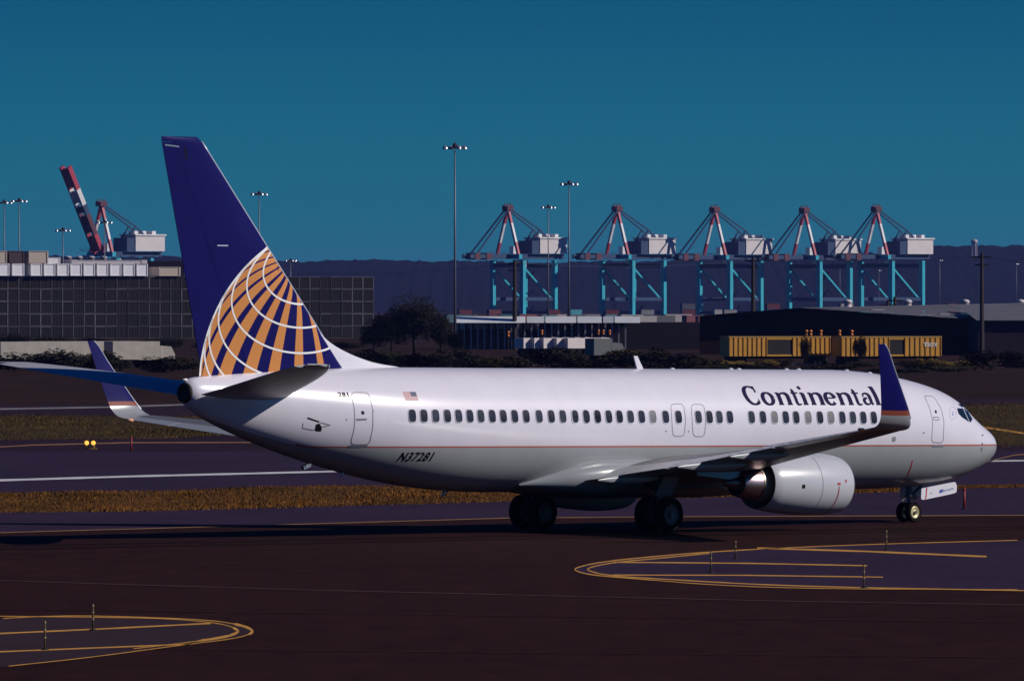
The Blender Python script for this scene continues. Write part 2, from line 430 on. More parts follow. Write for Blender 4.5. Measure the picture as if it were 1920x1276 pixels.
# station (m aft of nose): top, bottom, half width, height of widest point
FT = [(-.10, 2.74, 2.70, .02, 2.70), (-.04, 2.94, 2.50, .28, 2.70), (.15, 3.13, 2.30, .52, 2.70), (.5, 3.33, 2.09, .79, 2.71), (1.0, 3.57, 1.89, 1.01, 2.74),
      (1.6, 3.93, 1.70, 1.21, 2.80), (2.2, 4.35, 1.55, 1.37, 2.88), (3.0, 4.66, 1.42, 1.53, 3.0), (4.0, 4.89, 1.34, 1.67, 3.14), (5.2, 5.08, 1.29, 1.79, 3.27),
      (6.6, 5.22, 1.27, 1.86, 3.37), (8.0, 5.28, 1.27, 1.88, 3.40), (24.5, 5.28, 1.27, 1.88, 3.40), (26.5, 5.285, 1.34, 1.865, 3.42), (28.5, 5.285, 1.53, 1.80, 3.50),
      (30.2, 5.275, 1.80, 1.67, 3.62), (32.0, 5.24, 2.17, 1.43, 3.80), (33.7, 5.18, 2.58, 1.14, 3.98), (35.2, 5.10, 3.02, .86, 4.16), (36.6, 5.00, 3.50, .60, 4.32),
      (37.4, 4.94, 3.86, .46, 4.42), (37.68, 4.86, 4.06, .37, 4.46), (37.76, 4.78, 4.14, .30, 4.46)]
def FSEC(u): return interp(FT, -u)
def FS(u, w, off=.004, side=-1):            # point on the fuselage skin
    T, B, W, c = FSEC(u)
    h_ = (T - c) if w > c else (c - B)
    q = max(-.999, min(.999, (w - c) / h_))
    v = W * math.sqrt(1 - q * q)
    ny, nz = v / W**2, (w - c) / h_**2
    l = math.hypot(ny, nz)
    return Vector((u + UO, side * (v + off * ny / l), w + off * nz / l))
NS = 72
st = [37.76 * 0 + x for x in [-.1, -.085, -.07, -.04, 0, .07, .16, .36, .48, .6, .8, 1.0, 1.2, 1.45, 1.7, 2.0, 2.3, 2.6, 3.0, 3.5, 4, 4.6, 5.2, 5.9, 6.6, 7.3]]
st += [8 + i * 1.1 for i in range(16)] + [25.2 + i * .45 for i in range(27)] + [37.2, 37.4, 37.55, 37.68, 37.76]
fv, ff = [], []
for s_ in st:
    T, B, W, c = FSEC(-s_)
    for k in range(NS):
        an = 2 * math.pi * k / NS
        y, z = math.cos(an), math.sin(an)
        fv.append((UO - s_, W * y, c + (z * (T - c) if z > 0 else z * (c - B))))
for i in range(len(st) - 1):
    for k in range(NS):
        ff.append((i * NS + k, (i + 1) * NS + k, (i + 1) * NS + (k + 1) % NS, i * NS + (k + 1) % NS))
ff.append(tuple(range(NS))[::-1]); ff.append(tuple((len(st) - 1) * NS + k for k in range(NS)))
fus = part('fuselage', fv, ff, FUSM, plane, True, 50)
bmt = bmesh.new(); bmt.from_mesh(fus.data); bmesh.ops.recalc_face_normals(bmt, faces=bmt.faces); bmt.to_mesh(fus.data)
FBVH = BVHTree.FromBMesh(bmt); bmt.free()
def hit(px, py, off=.004):
    o, d = ray(px, py)
    p, n, i, dist = FBVH.ray_cast(o, d)
    if p is None:
        q = o + d * 300; p, n, i, dist = FBVH.find_nearest(q)
        for _ in range(6):
            t = (p - o).dot(d); p, n, i, dist = FBVH.find_nearest(o + d * t)
    return p + n * off
def to_uw(px, py):
    p = hit(px, py, 0); return p.x - UO, p.z

def decal_px(name, poly, m, off=.005, parent=None, step=4.0):   # flat marking: photo polygon laid on the skin
    bm = bmesh.new()
    vs_ = [bm.verts.new((x, y, 0)) for x, y in poly]; bm.faces.new(vs_)
    cut(bm, step)
    for v in bm.verts: v.co = hit(v.co.x, v.co.y, off)
    return finish(bm, name, m, parent or fus)
def cut(bm, step, axes=(0, 1)):
    for ax in axes:
        lo = min(v.co[ax] for v in bm.verts); hi = max(v.co[ax] for v in bm.verts)
        t = math.floor(lo / step) * step + step
        while t < hi:
            no = [0, 0, 0]; no[ax] = 1; co = [0, 0, 0]; co[ax] = t
            bmesh.ops.bisect_plane(bm, geom=bm.verts[:] + bm.edges[:] + bm.faces[:], plane_co=co, plane_no=no)
            t += step
def finish(bm, name, m, parent, smooth=True, ref=(0, -1, 0)):
    bmesh.ops.triangulate(bm, faces=[f for f in bm.faces if len(f.verts) > 4])
    bm.normal_update()
    s = sum((f.normal * f.calc_area()).dot(Vector(ref)) for f in bm.faces)
    if s < 0: bmesh.ops.reverse_faces(bm, faces=bm.faces)
    me = bpy.data.meshes.new(name); bm.to_mesh(me); bm.free()
    me.materials.append(m)
    if smooth: me.polygons.foreach_set('use_smooth', [True] * len(me.polygons))
    return link(name, me, parent)
def pline_px(name, pts, th, m, off=.005, parent=None, closed=False):   # thin outline on the skin
    if closed: pts = pts + [pts[0]]
    dense = []
    for a, b in zip(pts[:-1], pts[1:]):
        n = max(1, int(math.hypot(b[0] - a[0], b[1] - a[1]) / 4))
        dense += [(a[0] + (b[0] - a[0]) * i / n, a[1] + (b[1] - a[1]) * i / n) for i in range(n)]
    dense.append(pts[-1])
    P = [hit(x, y, off) for x, y in dense]
    v = []; f = []
    for i, p in enumerate(P):
        t = (P[min(i + 1, len(P) - 1)] - P[max(i - 1, 0)]).normalized()
        nn = FBVH.find_nearest(p)[1]; s = t.cross(nn).normalized() * th / 2
        v += [p - s, p + s]
    for i in range(len(P) - 1): f.append((2 * i, 2 * i + 1, 2 * i + 3, 2 * i + 2))
    bm = bmesh.new(); V = [bm.verts.new(x) for x in v]
    for q in f: bm.faces.new([V[i] for i in q])
    return finish(bm, name, m, parent or fus)
def rrect(pts, r=.25, n=4):                 # round the corners of a polygon
    out = []
    N = len(pts)
    for i in range(N):
        a, b, c = pts[i - 1], pts[i], pts[(i + 1) % N]
        p = (b[0] + (a[0] - b[0]) * r, b[1] + (a[1] - b[1]) * r); q = (b[0] + (c[0] - b[0]) * r, b[1] + (c[1] - b[1]) * r)
        for k in range(n + 1):
            t = k / n
            out.append(((1 - t)**2 * p[0] + 2 * t * (1 - t) * b[0] + t * t * q[0], (1 - t)**2 * p[1] + 2 * t * (1 - t) * b[1] + t * t * q[1]))
    return out

# --- cabin windows, one object each
z6 = [290, 377, 465, 553, 637, 721, 803, 888, 971, 1056, 1142, 1239, 1330, 1416, 1506, 1592, 1676, 1760, 1840]
z7 = [-5, 77, 161, 244, 324, 407, 490, 574, 670, 766, 915, 997, 1071, 1150, 1312, 1397]
z8 = [48, 132, 210, 300, 388, 470, 555, 634, 712, 790]
wx = [700 + x / 3.9875 for x in z6] + [1080 + x / 3.9875 for x in z7] + [1440 + x / 3.9875 for x in z8]
shade_idx = {len(z6) + len(z7) + i for i in (0, 3, 5)}
half_idx = {len(z6) + 7}
def window_mesh(u, w, hw, hh, off, rings):
    v = [FS(u, w, off)]; f = []
    N = 20
    for ri, k in enumerate(rings):
        for i in range(N):
            an = 2 * math.pi * i / N; ca, sa = math.cos(an), math.sin(an)
            e = 2 / 3.4
            x = math.copysign(abs(ca)**e, ca) * hw * k; z = math.copysign(abs(sa)**e, sa) * hh * k
            v.append(FS(u + x, w + z, off))
    for i in range(N): f.append((0, 1 + i, 1 + (i + 1) % N))
    for r in range(len(rings) - 1):
        a = 1 + r * N; b = a + N
        for i in range(N): f.append((a + i, b + i, b + (i + 1) % N, a + (i + 1) % N))
    return v, f
for i, x in enumerate(wx):
    y = 779.3 + (x - 770) * .0039
    u, w = to_uw(x, y)
    v, f = window_mesh(u, w, .150, .200, .003, (.5, 1.0))
    wo = part('cabin_window', v, f, SHADE if i in shade_idx else (SHADE2 if i in half_idx else GLASSES[(i * 7 + i // 3) % 3]), fus, True)
    bm = bmesh.new(); bm.from_mesh(wo.data); bmesh.ops.recalc_face_normals(bm, faces=bm.faces)
    if sum(f.normal.y for f in bm.faces) > 0: bmesh.ops.reverse_faces(bm, faces=bm.faces)
    bm.to_mesh(wo.data); bm.free()
    if i in shade_idx: wo['label'] = 'cabin window with its pale blind pulled down'
    # slim rim standing proud of the skin
    rim = []; rf = []
    N = 20
    for k, of in ((1.0, .004), (1.0, .014), (1.12, .012), (1.15, .002)):
        for j in range(N):
            an = 2 * math.pi * j / N; ca, sa = math.cos(an), math.sin(an); e = 2 / 3.4
            rim.append(FS(u + math.copysign(abs(ca)**e, ca) * .150 * k, w + math.copysign(abs(sa)**e, sa) * .200 * k, of))
    for r in range(3):
        for j in range(N): rf.append((r * N + j, (r + 1) * N + j, (r + 1) * N + (j + 1) % N, r * N + (j + 1) % N))
    part('window_rim', rim, rf, RIM, fus, True)

# --- doors and hatches
Z5 = lambda x, y: (340 + x / 3.9875, 660 + y / 3.9875)
Z7 = lambda x, y: (1080 + x / 3.9875, 660 + y / 3.9875)
ZN = lambda x, y: (1600 + x / 6.38, 640 + y / 6.38)
aft = rrect([Z5(1268, 300), Z5(1398, 300), Z5(1432, 430), Z5(1432, 560), Z5(1405, 690), Z5(1262, 690), Z5(1295, 560), Z5(1295, 430)], .25)
pline_px('service_door', aft, .030, SEAM, closed=True)['label'] = 'rear service door outline'
fwd = rrect([ZN(845, 645), ZN(960, 655), ZN(1050, 800), ZN(1085, 950), ZN(1075, 1210), ZN(935, 1205), ZN(950, 950), ZN(915, 800)], .22)
pline_px('service_door', fwd, .028, SEAM, closed=True)['label'] = 'front service door outline'
for (a, b) in (((708, 385), (715, 628)), ((860, 388), (868, 630))):
    d = rrect([Z7(a[0], a[1]), Z7(a[0] + 95, a[1] + 2), Z7(a[0] + 112, 500), Z7(a[0] + 100, b[1]), Z7(a[0] + 15, b[1]), Z7(a[0] + 8, 500)], .3)
    pline_px('overwing_exit', d, .026, SEAM, closed=True)
decal_px('door_handle', [Z5(1305, 497), Z5(1385, 494), Z5(1385, 508), Z5(1308, 512)], SEAM)
decal_px('door_window', rrect([Z5(1343, 438), Z5(1367, 438), Z5(1369, 466), Z5(1346, 466)], .4), GLASS)
decal_px('door_sill', [Z5(1250, 694), Z5(1392, 692), Z5(1392, 708), Z5(1250, 710)], SEAM, .008)
decal_px('door_sill', [ZN(940, 1238), ZN(1075, 1238), ZN(1072, 1260), ZN(942, 1262)], SEAM, .008)
decal_px('door_window', rrect([ZN(970, 820), ZN(995, 818), ZN(1000, 858), ZN(980, 860)], .4), GLASS)
pline_px('door_handle', [ZN(955, 905), ZN(1020, 905), ZN(1030, 930), ZN(985, 940), ZN(960, 930)], .03, SEAM, closed=True)
# cockpit glazing
for nm, poly in (('cockpit_window', [ZN(1240, 797), ZN(1310, 800), ZN(1385, 962), ZN(1300, 905), ZN(1258, 862)]),
                 ('cockpit_window', [ZN(1320, 802), ZN(1352, 806), ZN(1425, 925), ZN(1404, 966), ZN(1393, 962)]),
                 ('cockpit_window', [ZN(1256, 742), ZN(1284, 750), ZN(1318, 782), ZN(1300, 786), ZN(1268, 764)])):
    decal_px(nm, poly, WSG, .006, step=2.0)
for (x, y, sx, sy) in ((1545, 1118, 9, 9), (1542, 1222, 8, 12), (843, 1090, 8, 8), (1163, 285, 1, 1)):
    if sx > 1: decal_px('probe', [ZN(x - sx, y - sy), ZN(x + sx, y - sy), ZN(x + sx, y + sy), ZN(x - sx, y + sy)], SEAM, .01)
decal_px('probe', [(1839, 838), (1842, 838), (1841.5, 845), (1839, 845)], SEAM, .01)
decal_px('probe', rrect([ZN(465, 1135), ZN(510, 1135), ZN(505, 1195), ZN(462, 1195)], .4), GREY, .01)
for q in ((Z7(673, 590)), (Z7(842, 592)), Z5(1235, 503), Z5(1433, 440)):
    decal_px('static_port', [(q[0] - 1.3, q[1] - 1.3), (q[0] + 1.3, q[1] - 1.3), (q[0] + 1.3, q[1] + 1.3), (q[0] - 1.3, q[1] + 1.3)], SEAM)
# crest beside the cockpit
pline_px('crest', [(ZN(1190 + 42 * math.cos(a), 855 + 75 * math.sin(a))) for a in [k * math.pi / 8 for k in range(16)]], .02, mat('pale_blue_marking', (.42, .44, .62), .5), closed=True)
decal_px('crest', [ZN(1178, 835), ZN(1200, 835), ZN(1204, 875), ZN(1182, 875)], mat('pale_blue_marking', (.42, .44, .62), .5))
# outflow scoop on the rear flank
decal_px('outflow_vent', [Z5(940, 487), Z5(952, 487), Z5(1032, 515), Z5(1030, 526), Z5(945, 498)], BLK, .006)
decal_px('outflow_vent', [Z5(1005, 540), Z5(1032, 530), Z5(1050, 560), Z5(1046, 590), Z5(1020, 592), Z5(998, 585)], BLK, .006)
pline_px('outflow_vent', [Z5(910, 530), Z5(905, 568), Z5(985, 582), Z5(1050, 560), Z5(1115, 545), Z5(1040, 525)], .03, SEAM)
# national flag, leaning with the skin
def flagpt(a, b):                            # a along, b down, 0..1
    tl, tr, bl, br = Z5(1655, 297), Z5(1750, 297), Z5(1678, 360), Z5(1773, 359)
    x = (tl[0] * (1 - a) + tr[0] * a) * (1 - b) + (bl[0] * (1 - a) + br[0] * a) * b
    y = (tl[1] * (1 - a) + tr[1] * a) * (1 - b) + (bl[1] * (1 - a) + br[1] * a) * b
    return x, y
FLR, FLW, FLB = mat('flag_red', (.42, .05, .07), .5), mat('flag_white', (.62, .56, .56), .5), mat('flag_blue', (.03, .04, .12), .5)
for k in range(13):
    decal_px('flag_stripe', [flagpt(0, k / 13), flagpt(1, k / 13), flagpt(1, (k + 1) / 13), flagpt(0, (k + 1) / 13)], FLR if k % 2 == 0 else FLW, .005)
decal_px('flag_canton', [flagpt(.56, 0), flagpt(1, 0), flagpt(1, .54), flagpt(.56, .54)], FLB, .009)

# --- lettering
def font_mesh(txt, shear=0, bold=0.0):
    c = bpy.data.curves.new('t', 'FONT'); c.body = txt; c.size = 1; c.shear = shear; c.offset = bold; c.resolution_u = 3; c.space_character = 1.12
    o = bpy.data.objects.new('t', c); col.objects.link(o)
    dg = bpy.context.evaluated_depsgraph_get()
    me = bpy.data.meshes.new_from_object(o.evaluated_get(dg))
    bpy.data.objects.remove(o); bpy.data.curves.remove(c)
    bm = bmesh.new(); bm.from_mesh(me); bpy.data.meshes.remove(me)
    bmesh.ops.remove_doubles(bm, verts=bm.verts, dist=1e-5)
    x0 = min(v.co.x for v in bm.verts); x1 = max(v.co.x for v in bm.verts); y0 = min(v.co.y for v in bm.verts); y1 = max(v.co.y for v in bm.verts)
    for v in bm.verts: v.co.x = (v.co.x - x0) / (x1 - x0); v.co.y = (v.co.y - y0) / (y1 - y0); v.co.z = 0
    return bm
def text_skin(name, txt, u0, u1, w0, w1, m, shear=0, bold=0.0, off=.006):
    bm = font_mesh(txt, shear, bold)
    for v in bm.verts: v.co.x = u0 + (u1 - u0) * v.co.x; v.co.y = w0 + (w1 - w0) * v.co.y
    cut(bm, .05, (1,))
    for v in bm.verts: v.co = FS(v.co.x, v.co.y, off)
    return finish(bm, name, m, fus)
u0, w0 = to_uw(743, 864); u1, w1 = to_uw(816, 847)
text_skin('registration_lettering', 'N37281', u0, u1, w0, w1, BLK, .25, .024)
u0, w0 = to_uw(637, 742.5); u1, w1 = to_uw(649.5, 736)
text_skin('fleet_number', '281', u0 - .05, u1 + .05, w0 - .02, w1 + .02, BLK, 0, .03)

# airline title: serif letters drawn as strokes of changing width (m along the skin)
ub, wb = to_uw(1416.5, 758.6)
T_, B_, W_, c_ = FSEC(-12)
PHI0 = math.asin((wb - c_) / (T_ - c_))
def title_pt(x, y, off):                     # x: photo px along the baseline, y: m above the baseline along the skin
    u = to_u_base(x)
    ph = PHI0 + y / 1.88
    return FS(u, c_ + (T_ - c_) * math.sin(ph), off)
_ub = {}
def to_u_base(x):
    k = round(x, 2)
    if k not in _ub: _ub[k] = to_uw(x, 758.6 + (x - 1416) * .004)[0]
    return _ub[k]
XH = .47
def glyph(strokes, x0):
    n = 0
    mbv, mbf = [], []
    for pts, ws in strokes:
        # dense
        P = []; Wd = []
        for i in range(len(pts) - 1):
            k = max(1, int(math.hypot((pts[i + 1][0] - pts[i][0]) * .025, pts[i + 1][1] - pts[i][1]) / .05))
            for j in range(k):
                t = j / k
                P.append((pts[i][0] + (pts[i + 1][0] - pts[i][0]) * t, pts[i][1] + (pts[i + 1][1] - pts[i][1]) * t)); Wd.append(ws[i] + (ws[i + 1] - ws[i]) * t)
        P.append(pts[-1]); Wd.append(ws[-1])
        o = len(mbv); off = .005 + .0012 * n; n += 1
        for i, p in enumerate(P):
            a = P[max(0, i - 1)]; b = P[min(len(P) - 1, i + 1)]
            tx, ty = (b[0] - a[0]) * .025, b[1] - a[1]; l = math.hypot(tx, ty) or 1
            nx, ny = -ty / l, tx / l
            for s in (-.5, .5):
                mbv.append(title_pt(x0 + p[0] + nx * s * Wd[i] / .025, p[1] + ny * s * Wd[i], off))
        for i in range(len(P) - 1): mbf.append((o + 2 * i, o + 2 * i + 1, o + 2 * i + 3, o + 2 * i + 2))
    o = part('title_letter', mbv, mbf, INK, fus)
    bm = bmesh.new(); bm.from_mesh(o.data); bm.normal_update()
    fl = [f for f in bm.faces if f.normal.y > 0]; bmesh.ops.reverse_faces(bm, faces=fl); bm.to_mesh(o.data); bm.free()
def arc(cx, cy, rx, ry, a0, a1, wt, n=18):   # wt(angle)
    pts = []; ws = []
    for i in range(n + 1):
        a = R(a0 + (a1 - a0) * i / n); pts.append((cx + rx * math.cos(a), cy + ry * math.sin(a))); ws.append(wt(a))
    return pts, ws
TK, TN = .185, .070
side_w = lambda a: TN + (TK - TN) * abs(math.cos(a))**1.3
CH = .74
def serif(x, y, h=4.6): return ([(x - h, y), (x + h, y)], [.045, .045])
def stem(x, y0, y1, w=TK): return ([(x, y0), (x, y1)], [w, w])
def g_C(): return [arc(4, CH / 2, 13.0, CH / 2 - .02, 48, 312, side_w, 26), ([(13.2, CH * 1.0), (12.4, CH * .64)], [.05, .09]), ([(12.2, CH * .30), (14, CH * .1)], [.03, .03])]
def g_o(): return [arc(0, XH / 2, 9.0, XH / 2 - .015, 0, 360, side_w, 26)]
def join(a, b): return (a[0] + b[0], a[1] + b[1])
def g_n(): return [stem(-8, 0, XH - .02), serif(-8, .02), ([(-13, XH - .03), (-7, XH - .015)], [.05, .05]), join(arc(1.0, XH - .155, 7.4, .125, 165, 0, lambda a: TN + (TK - TN) * max(0, math.cos(a)), 16), ([(8.4, .30), (8.4, 0)], [TK, TK])), serif(8.4, .02)]
def g_t(): return [stem(-1, .1, XH + .10, .14), ([(-2.6, XH + .02), (-.6, XH + .15)], [.02, .10]), ([(-6, XH - .02), (6.5, XH - .02)], [.055, .055]), arc(3.4, .11, 4.4, .10, 180, 320, lambda a: .055 + .08 * max(0, -math.cos(a)), 10)]
def g_i(): return [stem(0, 0, XH - .02), serif(0, .02), ([(-5, XH - .03), (1, XH - .015)], [.05, .05]), arc(0, XH + .20, 1.5, .040, 0, 360, lambda a: .085, 12)]
def g_e(): return [arc(0, XH / 2, 8.4, XH / 2 - .015, 5, 320, side_w, 26), ([(-6.5, XH * .55), (8.6, XH * .55)], [.05, .05])]
def g_a(): return [join(arc(-.3, XH - .145, 6.0, .115, 165, 0, lambda a: TN + .085 * max(0, math.cos(a)), 14), ([(5.7, .25), (5.8, .10), (7.6, .035), (10.0, .06)], [.155, .15, .10, .03])), ([(-6.0, XH - .13), (-5.6, XH - .17)], [.08, .06]), arc(-1.0, .140, 5.6, .112, 75, 300, lambda a: TN * .9 + .075 * max(0, -math.cos(a)), 18), ([(1.8, .035), (5.6, .10)], [.05, .05])]
def g_l(): return [stem(0, 0, CH), serif(0, .02), ([(-5, CH - .03), (1, CH - .01)], [.05, .05])]
for g, x in ((g_C, 1413), (g_o, 1444), (g_n, 1474), (g_t, 1497), (g_i, 1512), (g_n, 1535), (g_e, 1561), (g_n, 1588.5), (g_t, 1611), (g_a, 1630), (g_l, 1648)):
    glyph(g(), x)
pline_px('ground_marking', [(1711, 862), (1707, 878), (1702, 890), (1694, 899)], .05, REDM)

# --- belly fairing
BF = [(11.0, 0.0), (12.0, .35), (13.5, .8), (15.5, 1.0), (19.5, 1.0), (20.5, .98), (21.6, .80), (22.8, .40), (23.8, 0.0)]
v, f = [], []
bst = [11.0 + i * .32 for i in range(41)]
NB = 40
for s_ in bst:
    k = interp(BF, s_)[0]
    hwid = .95 + 1.20 * k; top = 1.62 + .88 * k; bot = 1.42 - .38 * k
    cz = (top + bot) / 2
    for j in range(NB):
        an = 2 * math.pi * j / NB; ca, sa = math.cos(an), math.sin(an); e = 2 / 2.6
        v.append((UO - s_, math.copysign(abs(ca)**e, ca) * hwid, cz + math.copysign(abs(sa)**e, sa) * (top - bot) / 2))
for i in range(len(bst) - 1):
    for j in range(NB): f.append((i * NB + j, (i + 1) * NB + j, (i + 1) * NB + (j + 1) % NB, i * NB + (j + 1) % NB))
part('belly_fairing', v, f, GREY, plane, True)

# --- wings
def naca(x, t):                              # half thickness
    return 5 * t * (.2969 * math.sqrt(max(x, 0)) - .1260 * x - .3516 * x**2 + .2843 * x**3 - .1030 * x**4)
# v, LE u, TE u, height of chord line at LE, at TE, thickness
WT = [(1.2, -13.3, -21.75, 1.86, 1.60, .135), (1.9, -14.1, -21.8, 1.93, 1.66, .135), (4.9, -16.35, -21.95, 2.24, 2.02, .125), (5.8, -16.85, -22.0, 2.33, 2.12, .12),
      (11.0, -19.65, -23.15, 2.88, 2.76, .11), (14.5, -21.5, -23.95, 3.25, 3.18, .105), (16.9, -22.8, -24.5, 3.50, 3.48, .10)]
def wing_loft(name, v0, v1, a, b, m, side, parent, drop=0.0, thick=1.0, nv=16, nc=14):
    vv, ff_ = [], []
    n = 0
    for i in range(nv + 1):
        vy = v0 + (v1 - v0) * i / nv
        le, te, zl, zt, t = interp(WT, vy)
        ch = le - te
        ring = []
        for j in range(nc + 1):
            s_ = j / nc; x = a + (b - a) * (1 - math.cos(math.pi * s_)) / 2 if a == 0 else a + (b - a) * s_
            ring.append((x, +1))
        for j in range(nc, -1, -1): ring.append((ring[j][0], -1))
        for (x, sg) in ring:
            th_ = naca(x, t) * ch * thick + .006
            cam_ = .018 * ch * 4 * x * (1 - x)
            z = zl + (zt - zl) * x + cam_ + sg * th_ * (1.0 if sg > 0 else .85) - drop * (x - a)
            vv.append((le - x * ch + UO, side * vy, z))
        n = len(ring)
    for i in range(nv):
        for j in range(n): ff_.append((i * n + j, i * n + (j + 1) % n, (i + 1) * n + (j + 1) % n, (i + 1) * n + j))
    ff_.append(tuple(range(n))); ff_.append(tuple(nv * n + k for k in range(n))[::-1])
    mb = MB(); mb.add(vv, ff_)
    return mb.build(name, m, parent, True, 40)
for side in (-1, 1):
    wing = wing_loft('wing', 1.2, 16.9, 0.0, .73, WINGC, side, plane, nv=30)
    wing['label'] = 'right wing seen from below' if side < 0 else 'left wing behind the tail'
    wing_loft('leading_edge_slat', 5.9, 16.3, 0.0, .09, METAL, side, wing, thick=1.06, nv=18)
    wing_loft('flap', 1.95, 5.7, .74, 1.0, GREY, side, wing, .03, nv=6)
    wing_loft('flap', 5.85, 11.6, .735, 1.0, GREY, side, wing, .03, nv=8)
    wing_loft('aileron', 11.7, 15.2, .735, 1.0, GREY, side, wing, nv=6)
    wing_loft('wing_tip_panel', 15.25, 16.9, .733, 1.0, GREY, side, wing, nv=4)
    # flap track fairings
    for vy, ln, rr in ((3.55, 2.8, .15), (7.6, 3.2, .17), (10.4, 2.7, .15)):
        le, te, zl, zt, t = interp(WT, vy); mb = MB()
        prof = [(0, .02), (.25, rr * .55), (.7, rr * .9), (1.2, rr), (ln * .6, rr), (ln * .8, rr * .7), (ln, .02)]
        mb.rev(prof, (te + ln * .66 + UO, side * vy, zt - .10), (-1, 0, -.02), 14)
        for q in mb.v: q.y = side * vy + (q.y - side * vy) * .62
        mb.build('flap_track_fairing', GREY, wing, True)
    # blended winglet
    WL = [(16.9, 3.49, -22.8, -24.5, 0), (17.12, 3.53, -22.95, -24.55, 14), (17.32, 3.63, -23.12, -24.60, 38), (17.46, 3.80, -23.30, -24.66, 60), (17.56, 4.06, -23.50, -24.74, 74),
          (17.70, 4.70, -23.98, -24.92, 78), (17.84, 5.40, -24.50, -25.12, 79), (17.93, 5.95, -24.88, -25.28, 80), (17.95, 6.10, -25.04, -25.33, 80)]
    vv, ff_, mi = [], [], []
    nc = 12; sub = []
    WLs = [(i, *r) for i, r in enumerate(WL)]
    for q in range((len(WL) - 1) * 6 + 1): sub.append(interp(WLs, q / 6))
    for (vy, z, le, te, cant) in sub:
        ch = le - te; nyv, nzv = -math.sin(R(cant)), math.cos(R(cant))
        ring = [((1 - math.cos(math.pi * j / nc)) / 2, 1) for j in range(nc + 1)] + [((1 - math.cos(math.pi * j / nc)) / 2, -1) for j in range(nc, -1, -1)]
        for x, sg in ring:
            t_ = naca(x, .09) * ch * sg + sg * .004
            vv.append((le - x * ch + UO, side * (vy + nyv * t_), z + nzv * t_))
        n = len(ring)
    for i in range(len(sub) - 1):
        zc = (sub[i][1] + sub[i + 1][1]) / 2
        for j in range(n): ff_.append((i * n + j, i * n + (j + 1) % n, (i + 1) * n + (j + 1) % n, (i + 1) * n + j)); mi.append(0 if zc < 3.92 else (1 if zc < 4.06 else 2))
    ff_.append(tuple((len(sub) - 1) * n + k for k in range(n))); mi.append(2)
    mb = MB(); mb.v = [Vector(q) for q in vv]; mb.f = ff_; mb.mi = mi
    wl_ = mb.build('winglet', [GREY, STRIPE, NAVY], wing, True, 60)
    mb = MB(); mb.tube([(s_[2] + UO + .012, side * s_[0], s_[1]) for s_ in sub[18:]], .026, 8); mb.build('winglet_leading_edge', mat('edge_metal', (.55, .60, .66), .35, .3), wing, True)
    wl_['label'] = 'upturned blue winglet with gold band at its base'
    mb = MB(); mb.tube([(-22.95 + UO, side * 17.05, 3.52), (-23.15 + UO, side * 17.10, 3.53)], [.05, .03], 8); mb.build('navigation_light', mat('lamp_glass', (.8, .75, .7), .1), wing, True)
    mb = MB(); mb.tube([(-24.5 + UO, side * 16.6, 3.44), (-24.72 + UO, side * 16.6, 3.46)], [.06, .045], 8); mb.build('rear_light', mat('lamp_glass_warm', (.9, .45, .25), .1), wing, True)

